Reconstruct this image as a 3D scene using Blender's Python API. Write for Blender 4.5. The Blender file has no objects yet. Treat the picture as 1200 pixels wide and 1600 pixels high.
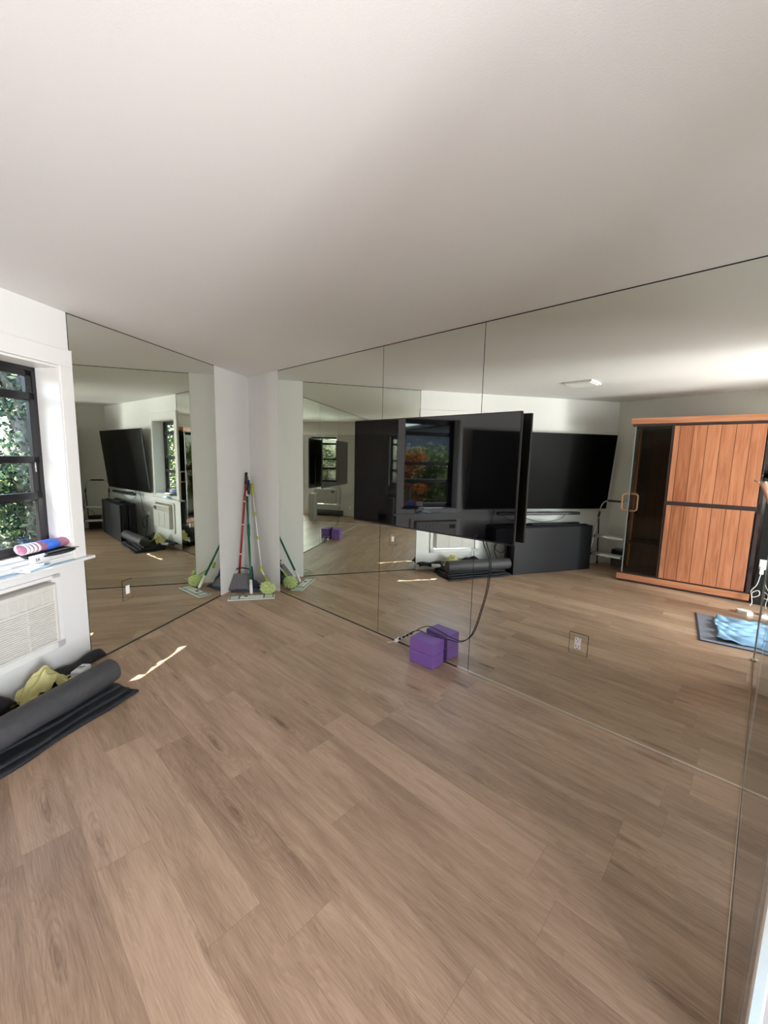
import bpy, bmesh, math, random
from mathutils import Vector, Matrix, Euler
PI = math.pi
random.seed(7)
SC = bpy.context.scene
COL = SC.collection

# ------------------------------------------------------------------ room layout (metres)
H = 2.44
C = Vector((-4.567, 0.0))
A2, A3 = math.radians(-59.876), math.radians(-55.741)
u2 = Vector((math.cos(A2), math.sin(A2))); n2 = Vector((-u2.y, u2.x))
u3 = Vector((math.cos(A3), math.sin(A3))); n3 = Vector((-u3.y, u3.x))
J = C + 2.17646 * u2
K = J + 3.095 * u3
AB = math.radians(9.593)
uB = Vector((math.cos(AB), math.sin(AB)))
XR = 1.20
EB = K + uB * ((XR - K.x) / uB.x)
def wp(s, off, z): q = J + u3 * s + n3 * off; return Vector((q.x, q.y, z))
def mp(s, off, z): q = C + u2 * s + n2 * off; return Vector((q.x, q.y, z))

# ------------------------------------------------------------------ materials
def new_mat(name):
    m = bpy.data.materials.new(name); m.use_nodes = True
    nt = m.node_tree; b = nt.nodes['Principled BSDF']
    return m, nt, b
def setin(b, **kw):
    for k, v in kw.items():
        k = k.replace('_', ' ')
        if k in b.inputs: b.inputs[k].default_value = v
def mat(name, col, rough=0.5, metal=0.0, spec=None, bump=0.0, bscale=60, var=0.0, vscale=8, coat=0, ior=None, sheen=0):
    m, nt, b = new_mat(name)
    setin(b, Base_Color=(*col, 1), Roughness=rough, Metallic=metal)
    if spec is not None: setin(b, Specular_IOR_Level=spec)
    if ior: setin(b, IOR=ior)
    if coat: setin(b, Coat_Weight=coat)
    if sheen: setin(b, Sheen_Weight=sheen)
    tc = None
    if bump or var:
        tc = nt.nodes.new('ShaderNodeTexCoord')
    if var:
        n = nt.nodes.new('ShaderNodeTexNoise'); n.inputs['Scale'].default_value = vscale; n.inputs['Detail'].default_value = 6
        r = nt.nodes.new('ShaderNodeValToRGB')
        r.color_ramp.elements[0].color = (*[c * (1 - var) for c in col], 1); r.color_ramp.elements[0].position = .3
        r.color_ramp.elements[1].color = (*[min(1, c * (1 + var)) for c in col], 1); r.color_ramp.elements[1].position = .7
        nt.links.new(tc.outputs['Object'], n.inputs['Vector']); nt.links.new(n.outputs['Fac'], r.inputs['Fac'])
        nt.links.new(r.outputs['Color'], b.inputs['Base Color'])
    if bump:
        n = nt.nodes.new('ShaderNodeTexNoise'); n.inputs['Scale'].default_value = bscale; n.inputs['Detail'].default_value = 5
        bp = nt.nodes.new('ShaderNodeBump'); bp.inputs['Strength'].default_value = bump; bp.inputs['Distance'].default_value = 0.01
        nt.links.new(tc.outputs['Object'], n.inputs['Vector']); nt.links.new(n.outputs['Fac'], bp.inputs['Height'])
        nt.links.new(bp.outputs['Normal'], b.inputs['Normal'])
    return m
def glass_mat(name, tint=(1, 1, 1), refl=1.0):
    m = bpy.data.materials.new(name); m.use_nodes = True; nt = m.node_tree
    nt.nodes.remove(nt.nodes['Principled BSDF'])
    t = nt.nodes.new('ShaderNodeBsdfTransparent'); t.inputs['Color'].default_value = (*tint, 1)
    g = nt.nodes.new('ShaderNodeBsdfGlossy'); g.inputs['Roughness'].default_value = 0.0
    f = nt.nodes.new('ShaderNodeFresnel'); f.inputs['IOR'].default_value = 1.45
    mu = nt.nodes.new('ShaderNodeMath'); mu.operation = 'MULTIPLY'; mu.inputs[1].default_value = refl
    mx = nt.nodes.new('ShaderNodeMixShader')
    ge = nt.nodes.new('ShaderNodeNewGeometry'); iv = nt.nodes.new('ShaderNodeMath'); iv.operation = 'SUBTRACT'; iv.inputs[0].default_value = 1.0
    nt.links.new(ge.outputs['Backfacing'], iv.inputs[1]); m2 = nt.nodes.new('ShaderNodeMath'); m2.operation = 'MULTIPLY'
    nt.links.new(f.outputs[0], mu.inputs[0]); nt.links.new(mu.outputs[0], m2.inputs[0]); nt.links.new(iv.outputs[0], m2.inputs[1]); nt.links.new(m2.outputs[0], mx.inputs[0])
    nt.links.new(t.outputs[0], mx.inputs[1]); nt.links.new(g.outputs[0], mx.inputs[2])
    nt.links.new(mx.outputs[0], nt.nodes['Material Output'].inputs['Surface'])
    return m
def floor_mat():
    m, nt, b = new_mat('oak plank floor'); N = nt.nodes; L = nt.links
    uv = N.new('ShaderNodeUVMap'); uv.uv_map = 'UVMap'
    at = N.new('ShaderNodeAttribute'); at.attribute_name = 'plank'
    sep = N.new('ShaderNodeSeparateColor'); L.new(at.outputs['Color'], sep.inputs[0])
    # offset the grain of each plank
    cmb = N.new('ShaderNodeCombineXYZ')
    m1 = N.new('ShaderNodeMath'); m1.operation = 'MULTIPLY'; m1.inputs[1].default_value = 37.0; L.new(sep.outputs[0], m1.inputs[0])
    m2 = N.new('ShaderNodeMath'); m2.operation = 'MULTIPLY'; m2.inputs[1].default_value = 53.0; L.new(sep.outputs[1], m2.inputs[0])
    L.new(m1.outputs[0], cmb.inputs[0]); L.new(m2.outputs[0], cmb.inputs[1])
    add = N.new('ShaderNodeVectorMath'); add.operation = 'ADD'
    L.new(uv.outputs[0], add.inputs[0]); L.new(cmb.outputs[0], add.inputs[1])
    def noise(scale, sx, sy, det=6, rough=.6, dist=0.0):
        mp_ = N.new('ShaderNodeMapping'); mp_.inputs['Scale'].default_value = (sx, sy, 1)
        L.new(add.outputs[0], mp_.inputs[0])
        n = N.new('ShaderNodeTexNoise'); n.inputs['Scale'].default_value = scale; n.inputs['Detail'].default_value = det
        n.inputs['Roughness'].default_value = rough; n.inputs['Distortion'].default_value = dist
        L.new(mp_.outputs[0], n.inputs['Vector']); return n
    fine = noise(1.0, 7, 210, 10, .72)
    mid = noise(1.0, 2.6, 26, 6, .6, .5)
    big = noise(1.0, 1.1, 5.0, 4, .5, .3)
    # cathedral rings: distorted bands
    mpw = N.new('ShaderNodeMapping'); mpw.inputs['Scale'].default_value = (.55, 7.0, 1); L.new(add.outputs[0], mpw.inputs[0])
    dn = noise(1.0, 1.6, 6.0, 3, .5)
    dsub = N.new('ShaderNodeVectorMath'); dsub.operation = 'SCALE'; dsub.inputs['Scale'].default_value = 1.6
    L.new(dn.outputs['Color'], dsub.inputs[0])
    wadd = N.new('ShaderNodeVectorMath'); wadd.operation = 'ADD'; L.new(mpw.outputs[0], wadd.inputs[0]); L.new(dsub.outputs[0], wadd.inputs[1])
    w = N.new('ShaderNodeTexWave'); w.wave_type = 'BANDS'; w.bands_direction = 'Y'; w.wave_profile = 'SAW'
    w.inputs['Scale'].default_value = 4.2; w.inputs['Distortion'].default_value = 1.2; w.inputs['Detail'].default_value = 2
    L.new(wadd.outputs[0], w.inputs['Vector'])
    # knots
    mpk = N.new('ShaderNodeMapping'); mpk.inputs['Scale'].default_value = (.85, 4.4, 1); L.new(add.outputs[0], mpk.inputs[0])
    vo = N.new('ShaderNodeTexVoronoi'); vo.voronoi_dimensions = '2D'; vo.inputs['Scale'].default_value = 1.0; L.new(mpk.outputs[0], vo.inputs['Vector'])
    kr = N.new('ShaderNodeValToRGB'); kr.color_ramp.elements[0].position = .0; kr.color_ramp.elements[0].color = (1, 1, 1, 1)
    kr.color_ramp.elements[1].position = .10; kr.color_ramp.elements[1].color = (0, 0, 0, 1)
    nadd = N.new('ShaderNodeMath'); nadd.operation = 'MULTIPLY_ADD'; L.new(mid.outputs['Fac'], nadd.inputs[0]); nadd.inputs[1].default_value = .22
    L.new(vo.outputs['Distance'], nadd.inputs[2])
    nsub = N.new('ShaderNodeMath'); nsub.operation = 'SUBTRACT'; L.new(nadd.outputs[0], nsub.inputs[0]); nsub.inputs[1].default_value = .085
    L.new(nsub.outputs[0], kr.inputs[0])
    # combine value
    def mad(a, k, c):
        n = N.new('ShaderNodeMath'); n.operation = 'MULTIPLY_ADD'; L.new(a, n.inputs[0]); n.inputs[1].default_value = k
        if isinstance(c, float): n.inputs[2].default_value = c
        else: L.new(c, n.inputs[2])
        return n.outputs[0]
    v = mad(fine.outputs['Fac'], .85, -.335)
    v = mad(mid.outputs['Fac'], .60, v)
    v = mad(big.outputs['Fac'], .62, v)
    v = mad(w.outputs['Fac'], .09, v)
    v = mad(sep.outputs[2], .26, v)
    v = mad(kr.outputs['Color'], -.34, v)
    # growth rings widening out from each knot
    ra = N.new('ShaderNodeMath'); ra.operation = 'MULTIPLY_ADD'; L.new(big.outputs['Fac'], ra.inputs[0]); ra.inputs[1].default_value = .9; L.new(vo.outputs['Distance'], ra.inputs[2])
    rb = N.new('ShaderNodeMath'); rb.operation = 'MULTIPLY'; rb.inputs[1].default_value = 115.0; L.new(ra.outputs[0], rb.inputs[0])
    rs = N.new('ShaderNodeMath'); rs.operation = 'SINE'; L.new(rb.outputs[0], rs.inputs[0])
    rf = N.new('ShaderNodeMapRange'); rf.inputs['From Min'].default_value = .10; rf.inputs['From Max'].default_value = .38; rf.inputs['To Min'].default_value = .05; rf.inputs['To Max'].default_value = 0.0
    L.new(vo.outputs['Distance'], rf.inputs['Value'])
    rm = N.new('ShaderNodeMath'); rm.operation = 'MULTIPLY'; L.new(rs.outputs[0], rm.inputs[0]); L.new(rf.outputs[0], rm.inputs[1])
    v = mad(rm.outputs[0], 1.0, v)
    v = mad(v, 1.0, -.305)
    cr = N.new('ShaderNodeValToRGB'); e = cr.color_ramp.elements
    e[0].position = 0.0; e[0].color = (.150, .090, .054, 1)
    e[1].position = 1.0; e[1].color = (.64, .450, .315, 1)
    a = cr.color_ramp.elements.new(.35); a.color = (.325, .212, .138, 1)
    a = cr.color_ramp.elements.new(.62); a.color = (.475, .325, .220, 1)
    L.new(v, cr.inputs[0])
    # dark joint between planks from the plank's own uv (stored 0..1 in second map)
    uv2 = N.new('ShaderNodeUVMap'); uv2.uv_map = 'Edge'
    sx = N.new('ShaderNodeSeparateXYZ'); L.new(uv2.outputs[0], sx.inputs[0])
    def edge(o, width):
        p = N.new('ShaderNodeMath'); p.operation = 'SUBTRACT'; p.inputs[1].default_value = .5; L.new(o, p.inputs[0])
        q = N.new('ShaderNodeMath'); q.operation = 'ABSOLUTE'; L.new(p.outputs[0], q.inputs[0])
        r = N.new('ShaderNodeMath'); r.operation = 'GREATER_THAN'; r.inputs[1].default_value = .5 - width; L.new(q.outputs[0], r.inputs[0])
        return r.outputs[0]
    mxm = N.new('ShaderNodeMath'); mxm.operation = 'MAXIMUM'; L.new(edge(sx.outputs[0], .0008), mxm.inputs[0]); L.new(edge(sx.outputs[1], .0045), mxm.inputs[1])
    mc = N.new('ShaderNodeMix'); mc.data_type = 'RGBA'; mc.blend_type = 'MULTIPLY'
    fm = N.new('ShaderNodeMath'); fm.operation = 'MULTIPLY'; fm.inputs[1].default_value = .35; L.new(mxm.outputs[0], fm.inputs[0])
    L.new(fm.outputs[0], mc.inputs[0]); L.new(cr.outputs[0], mc.inputs[6]); mc.inputs[7].default_value = (.35, .28, .22, 1)
    L.new(mc.outputs[2], b.inputs['Base Color'])
    setin(b, Roughness=.40, Specular_IOR_Level=.42)
    bp = N.new('ShaderNodeBump'); bp.inputs['Strength'].default_value = .12; bp.inputs['Distance'].default_value = .002
    L.new(fine.outputs['Fac'], bp.inputs['Height']); L.new(bp.outputs[0], b.inputs['Normal'])
    return m
def wood_mat(name, c0, c1, axis='Z', board=0.0, rough=.35, grain=1.0):
    """vertical boards with grooves; object coordinates"""
    m, nt, b = new_mat(name); N = nt.nodes; L = nt.links
    tc = N.new('ShaderNodeTexCoord')
    mp_ = N.new('ShaderNodeMapping')
    mp_.inputs['Scale'].default_value = {'Z': (26, 26, 1.6), 'X': (1.6, 26, 26)}[axis]
    sep = N.new('ShaderNodeSeparateXYZ'); L.new(tc.outputs['Object'], sep.inputs[0])
    off = None
    vec = tc.outputs['Object']
    if board:
        d = N.new('ShaderNodeMath'); d.operation = 'DIVIDE'; d.inputs[1].default_value = board; L.new(sep.outputs[0], d.inputs[0])
        fl = N.new('ShaderNodeMath'); fl.operation = 'FLOOR'; L.new(d.outputs[0], fl.inputs[0])
        wn = N.new('ShaderNodeTexWhiteNoise'); wn.noise_dimensions = '1D'; L.new(fl.outputs[0], wn.inputs['W'])
        ad = N.new('ShaderNodeVectorMath'); ad.operation = 'MULTIPLY_ADD'; L.new(wn.outputs['Color'], ad.inputs[0])
        ad.inputs[1].default_value = (3, 3, 9); L.new(tc.outputs['Object'], ad.inputs[2]); vec = ad.outputs[0]
        fr = N.new('ShaderNodeMath'); fr.operation = 'FRACT'; L.new(d.outputs[0], fr.inputs[0])
    L.new(vec, mp_.inputs[0])
    n = N.new('ShaderNodeTexNoise'); n.inputs['Scale'].default_value = 1; n.inputs['Detail'].default_value = 7; n.inputs['Distortion'].default_value = 1.4
    L.new(mp_.outputs[0], n.inputs['Vector'])
    r = N.new('ShaderNodeValToRGB'); r.color_ramp.elements[0].position = .28; r.color_ramp.elements[0].color = (*c0, 1)
    r.color_ramp.elements[1].position = .72; r.color_ramp.elements[1].color = (*c1, 1)
    fac = n.outputs['Fac']
    if board:
        mm = N.new('ShaderNodeMath'); mm.operation = 'MULTIPLY_ADD'; L.new(wn.outputs['Value'], mm.inputs[0]); mm.inputs[1].default_value = .24; 
        s_ = N.new('ShaderNodeMath'); s_.operation = 'SUBTRACT'; L.new(fac, s_.inputs[0]); s_.inputs[1].default_value = .12
        L.new(s_.outputs[0], mm.inputs[2]); fac = mm.outputs[0]
    L.new(fac, r.inputs[0])
    if board:
        g = N.new('ShaderNodeMath'); g.operation = 'LESS_THAN'; g.inputs[1].default_value = .045; L.new(fr.outputs[0], g.inputs[0])
        mc = N.new('ShaderNodeMix'); mc.data_type = 'RGBA'; L.new(g.outputs[0], mc.inputs[0]); L.new(r.outputs[0], mc.inputs[6])
        mc.inputs[7].default_value = (*[c * .25 for c in c0], 1); L.new(mc.outputs[2], b.inputs['Base Color'])
    else: L.new(r.outputs[0], b.inputs['Base Color'])
    setin(b, Roughness=rough)
    return m
def leaf_mat(name, c0, c1, c2):
    m, nt, b = new_mat(name); N = nt.nodes; L = nt.links
    at = N.new('ShaderNodeAttribute'); at.attribute_name = 'tint'
    r = N.new('ShaderNodeValToRGB'); r.color_ramp.elements[0].color = (*c0, 1); r.color_ramp.elements[1].color = (*c2, 1)
    e = r.color_ramp.elements.new(.55); e.color = (*c1, 1)
    L.new(at.outputs['Fac'], r.inputs[0]); L.new(r.outputs[0], b.inputs['Base Color'])
    setin(b, Roughness=.32)
    tr = N.new('ShaderNodeBsdfTranslucent'); L.new(r.outputs[0], tr.inputs[0])
    mx = N.new('ShaderNodeMixShader'); mx.inputs[0].default_value = .6
    L.new(b.outputs[0], mx.inputs[1]); L.new(tr.outputs[0], mx.inputs[2]); L.new(mx.outputs[0], N['Material Output'].inputs['Surface'])
    return m

M = dict(
    floor=floor_mat(),
    wall=mat('painted wall', (.735, .73, .72), .55, bump=.10, bscale=140),
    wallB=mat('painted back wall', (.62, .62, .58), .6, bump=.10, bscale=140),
    ceil=mat('painted ceiling', (.77, .76, .75), .7, bump=.08, bscale=200),
    trim=mat('satin trim paint', (.76, .75, .74), .35),
    mirror=mat('mirror glass', (.84, .87, .81), .0, 1.0),
    edge=mat('mirror edge', (.02, .03, .025), .4),
    channel=mat('metal channel', (.72, .68, .60), .3, .8),
    backing=mat('dark mirror backing', (.012, .012, .012), .8),
    black=mat('black anodised metal', (.018, .016, .018), .32, .3),
    blackp=mat('black plastic', (.012, .012, .013), .38),
    screen=mat('glossy television screen', (.002, .002, .003), .03, spec=.8),
    screen2=mat('satin television screen', (.002, .002, .002), .35, spec=.06),
    bezel=mat('brushed dark bezel', (.05, .05, .055), .3, .8),
    glass=glass_mat('window glass', (.93, .96, .95), .9),
    clear=glass_mat('clear panel glass', (.86, .86, .85), .8),
    dglass=glass_mat('smoked cabin glass', (.78, .79, .76), 1.1),
    gedge=mat('polished glass edge', (.62, .66, .62), .12, .35, coat=.5),
    grey=mat('grey edge trim', (.36, .38, .40), .3, .5),
    white=mat('white plastic', (.80, .79, .76), .35),
    acw=mat('air conditioner plastic', (.62, .60, .56), .42),
    acd=mat('louvre shadow plastic', (.13, .13, .125), .5),  # shade of the louvre slots put into the colour; also dark control panel
    chrome=mat('aluminium tube', (.72, .72, .72), .22, .9),
    alu=mat('ribbed aluminium tread', (.62, .62, .62), .35, .8),
    cedar=wood_mat('cedar boards', (.31, .105, .048), (.53, .215, .112), 'Z', .128),
    cedarh=wood_mat('cedar rail', (.38, .145, .07), (.56, .25, .135), 'X'),
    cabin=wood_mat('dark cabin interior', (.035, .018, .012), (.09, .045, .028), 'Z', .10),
    redwood=wood_mat('red brown boards', (.13, .03, .018), (.25, .07, .04), 'Z', .14),
    brownm=mat('dark brown frame', (.040, .026, .026), .35),
    foam=mat('grey foam', (.042, .041, .044), .55, bump=.25, bscale=260, var=.12, vscale=40),
    foamend=mat('foam roller core', (.06, .06, .065), .8),
    mat_=mat('black vinyl', (.0075, .008, .011), .5, spec=.3, bump=.10, bscale=14),
    quilt=mat('black quilted cloth', (.010, .011, .014), .7, bump=.6, bscale=38),
    purple=mat('purple foam', (.225, .105, .385), .62, bump=.15, bscale=420, var=.10, vscale=300),
    red=mat('red painted tube', (.30, .018, .018), .28),
    green=mat('dark green painted tube', (.010, .105, .052), .3),
    navy=mat('dark navy plastic', (.012, .022, .045), .4),
    lime=mat('lime plastic', (.38, .48, .03), .4),
    palegreen=mat('pale green tube', (.45, .62, .50), .3),
    fuzz=mat('lime microfibre', (.62, .72, .30), .9, var=.3, vscale=60, sheen=.4),
    pan=mat('grey dustpan plastic', (.12, .12, .125), .45),
    padw=mat('white mop cloth', (.72, .74, .71), .9, bump=.5, bscale=300),
    padg=mat('green mop stripe', (.03, .22, .13), .85),
    yellow=mat('yellow cloth', (.60, .56, .25), .9, bump=.3, bscale=120),
    paper=mat('paper', (.78, .80, .84), .7),
    card=mat('light blue card', (.42, .62, .78), .6),
    ink=mat('dark ink', (.03, .04, .07), .6),
    pink=mat('mauve knit', (.36, .14, .22), .85, var=.3, vscale=90),
    blue=mat('blue band fabric', (.04, .14, .62), .6),
    rug=mat('grey rug', (.24, .25, .29), .95, bump=.6, bscale=300, var=.25, vscale=120),
    towel=mat('light blue towel', (.27, .46, .66), .95, bump=.5, bscale=350),
    skin=mat('skin', (.62, .34, .24), .5),
    hair=mat('brown hair', (.05, .03, .02), .6),
    shirt=mat('dark green shirt', (.03, .09, .06), .85),
    shorts=mat('grey shorts', (.12, .12, .13), .85),
    phonec=mat('blue phone case', (.02, .12, .32), .35),
    handle=mat('pale wood handle', (.66, .36, .21), .4),
    lampd=mat('frosted lamp diffuser', (.86, .86, .84), .3),
    stucco=mat('blue grey stucco', (.30, .33, .40), .9, bump=.4, bscale=30),
    ground=mat('garden soil', (.16, .13, .09), .95, var=.3, vscale=4),
    patio=mat('pale concrete paving', (.55, .54, .50), .9, var=.1, vscale=3),
    bark=mat('grey bark', (.20, .18, .16), .9, bump=.8, bscale=18, var=.4, vscale=9),
    leaf=leaf_mat('green leaves', (.03, .06, .02), (.10, .17, .045), (.42, .46, .16)),
    leafd=leaf_mat('dark blue green leaves', (.02, .045, .03), (.06, .11, .07), (.26, .32, .19)),
    flower=leaf_mat('orange blossom and leaves', (.03, .08, .02), (.45, .12, .02), (.75, .26, .05)),
)

# ------------------------------------------------------------------ mesh helpers
class MB:
    def __init__(s, *mats): s.bm = bmesh.new(); s.mats = list(mats); s.mi = 0
    def use(s, m):
        if m not in s.mats: s.mats.append(m)
        s.mi = s.mats.index(m); return s
    def _fin(s, geom_faces):
        for f in geom_faces: f.material_index = s.mi
    def box(s, x0, x1, y0, y1, z0, z1, bev=0.0, seg=2, M4=None):
        r = bmesh.ops.create_cube(s.bm, size=1.0); vs = r['verts']
        for v in vs:
            v.co = Vector(((x0 + x1) / 2 + v.co.x * (x1 - x0), (y0 + y1) / 2 + v.co.y * (y1 - y0), (z0 + z1) / 2 + v.co.z * (z1 - z0)))
        fs = list({f for v in vs for f in v.link_faces})
        for f in fs: f.material_index = s.mi
        if bev > 0:
            es = list({e for v in vs for e in v.link_edges})
            r = bmesh.ops.bevel(s.bm, geom=es, offset=bev, segments=seg, affect='EDGES', profile=.5)
            vs = list({v for f in r['faces'] for v in f.verts} | {v for v in vs if v.is_valid})
            for f in {f for v in vs for f in v.link_faces}: f.material_index = s.mi
        if M4 is not None: bmesh.ops.transform(s.bm, matrix=M4, verts=[v for v in vs if v.is_valid])
        return vs
    def prism(s, pts, z0, z1):
        lo = [s.bm.verts.new((*p[:2], z0)) for p in pts]; hi = [s.bm.verts.new((*p[:2], z1)) for p in pts]
        n = len(pts); fs = [s.bm.faces.new(lo[::-1]), s.bm.faces.new(hi)]
        for i in range(n): fs.append(s.bm.faces.new((lo[i], lo[(i + 1) % n], hi[(i + 1) % n], hi[i])))
        s._fin(fs); return lo + hi
    def hexa(s, low, high):
        """low, high: 4 points each"""
        lo = [s.bm.verts.new(p) for p in low]; hi = [s.bm.verts.new(p) for p in high]
        fs = [s.bm.faces.new(lo[::-1]), s.bm.faces.new(hi)]
        for i in range(4): fs.append(s.bm.faces.new((lo[i], lo[(i + 1) % 4], hi[(i + 1) % 4], hi[i])))
        s._fin(fs)
    def tube(s, pts, r, seg=10, cap=True):
        pts = [Vector(p) for p in pts]; n = len(pts)
        rs = r if isinstance(r, (list, tuple)) else [r] * n
        rings = []; prev = None
        for i, p in enumerate(pts):
            t = (pts[min(i + 1, n - 1)] - pts[max(i - 1, 0)]).normalized()
            if prev is None:
                a = Vector((0, 0, 1)) if abs(t.z) < .9 else Vector((1, 0, 0)); x = t.cross(a).normalized()
            else:
                x = (prev - t * prev.dot(t))
                x = x.normalized() if x.length > 1e-6 else t.orthogonal().normalized()
            prev = x; y = t.cross(x)
            rings.append([s.bm.verts.new(p + (x * math.cos(2 * PI * k / seg) + y * math.sin(2 * PI * k / seg)) * rs[i]) for k in range(seg)])
        fs = []
        for a, b in zip(rings, rings[1:]):
            for k in range(seg): fs.append(s.bm.faces.new((a[k], a[(k + 1) % seg], b[(k + 1) % seg], b[k])))
        if cap: fs.append(s.bm.faces.new(rings[0][::-1])); fs.append(s.bm.faces.new(rings[-1]))
        for f in fs: f.smooth = True
        s._fin(fs)
    def lathe(s, prof, centre=(0, 0, 0), seg=28, M4=None):
        """prof: (radius, z)"""
        c = Vector(centre); rings = []; allv = []
        for r, z in prof:
            if r < 1e-6: ring = [s.bm.verts.new(c + Vector((0, 0, z)))]
            else: ring = [s.bm.verts.new(c + Vector((r * math.cos(2 * PI * k / seg), r * math.sin(2 * PI * k / seg), z))) for k in range(seg)]
            rings.append(ring); allv += ring
        fs = []
        for a, b in zip(rings, rings[1:]):
            for k in range(seg):
                k2 = (k + 1) % seg
                if len(a) == 1 and len(b) == 1: continue
                if len(a) == 1: fs.append(s.bm.faces.new((a[0], b[k2], b[k])))
                elif len(b) == 1: fs.append(s.bm.faces.new((a[k], a[k2], b[0])))
                else: fs.append(s.bm.faces.new((a[k], a[k2], b[k2], b[k])))
        for f in fs: f.smooth = True
        s._fin(fs)
        if M4 is not None: bmesh.ops.transform(s.bm, matrix=M4, verts=allv)
        return allv
    def ball(s, c, rx, ry, rz, seg=16, noise=0.0, M4=None):
        r = bmesh.ops.create_uvsphere(s.bm, u_segments=seg, v_segments=max(6, seg // 2), radius=1)
        for v in r['verts']:
            k = 1 + (random.random() - .5) * noise
            v.co = Vector((v.co.x * rx * k, v.co.y * ry * k, v.co.z * rz * k))
            if M4 is not None: v.co = M4 @ v.co
            v.co += Vector(c)
        fs = {f for v in r['verts'] for f in v.link_faces}
        for f in fs: f.smooth = True
        s._fin(fs)
    def sheet(s, nx, ny, fn, thick=.003):
        """closed thin cloth; fn(u,v) -> point"""
        g = [[Vector(fn(i / nx, j / ny)) for j in range(ny + 1)] for i in range(nx + 1)]
        top = [[s.bm.verts.new(p + Vector((0, 0, thick))) for p in r] for r in g]
        bot = [[s.bm.verts.new(p) for p in r] for r in g]; fs = []
        for i in range(nx):
            for j in range(ny):
                fs.append(s.bm.faces.new((top[i][j], top[i + 1][j], top[i + 1][j + 1], top[i][j + 1])))
                fs.append(s.bm.faces.new((bot[i][j], bot[i][j + 1], bot[i + 1][j + 1], bot[i + 1][j])))
        for i in range(nx):
            fs.append(s.bm.faces.new((top[i][0], bot[i][0], bot[i + 1][0], top[i + 1][0])))
            fs.append(s.bm.faces.new((top[i][ny], top[i + 1][ny], bot[i + 1][ny], bot[i][ny])))
        for j in range(ny):
            fs.append(s.bm.faces.new((top[0][j], top[0][j + 1], bot[0][j + 1], bot[0][j])))
            fs.append(s.bm.faces.new((top[nx][j], bot[nx][j], bot[nx][j + 1], top[nx][j + 1])))
        for f in fs: f.smooth = True
        s._fin(fs)
    def build(s, name, parent=None, mat_=None, smooth=False):
        if mat_ is not None: s.mats = [mat_] + s.mats if not s.mats else s.mats
        bmesh.ops.recalc_face_normals(s.bm, faces=s.bm.faces[:])
        me = bpy.data.meshes.new(name); s.bm.to_mesh(me); s.bm.free()
        for m in s.mats: me.materials.append(M[m])
        o = bpy.data.objects.new(name, me); COL.objects.link(o)
        if parent is not None: o.parent = parent
        return o
def tag(o, label=None, cat=None, group=None, kind=None):
    if label: o['label'] = label
    if cat: o['category'] = cat
    if group: o['group'] = group
    if kind: o['kind'] = kind
    return o
def empty(name, loc=(0, 0, 0), rz=0.0, label=None, cat=None, group=None, kind=None):
    o = bpy.data.objects.new(name, None); COL.objects.link(o); o.location = loc; o.rotation_euler = (0, 0, rz)
    o.empty_display_size = .05
    return tag(o, label, cat, group, kind)
def struct(o, label=None): o['kind'] = 'structure'; return tag(o, label)
def bez(pts, n=24):
    """Catmull-Rom through points"""
    P = [Vector(p) for p in pts]; P = [P[0] * 2 - P[1]] + P + [P[-1] * 2 - P[-2]]; out = []
    for i in range(1, len(P) - 2):
        for k in range(n):
            t = k / n; a, b, c, d = P[i - 1], P[i], P[i + 1], P[i + 2]
            out.append(.5 * ((2 * b) + (-a + c) * t + (2 * a - 5 * b + 4 * c - d) * t * t + (-a + 3 * b - 3 * c + d) * t ** 3))
    out.append(P[-2]); return out

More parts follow.
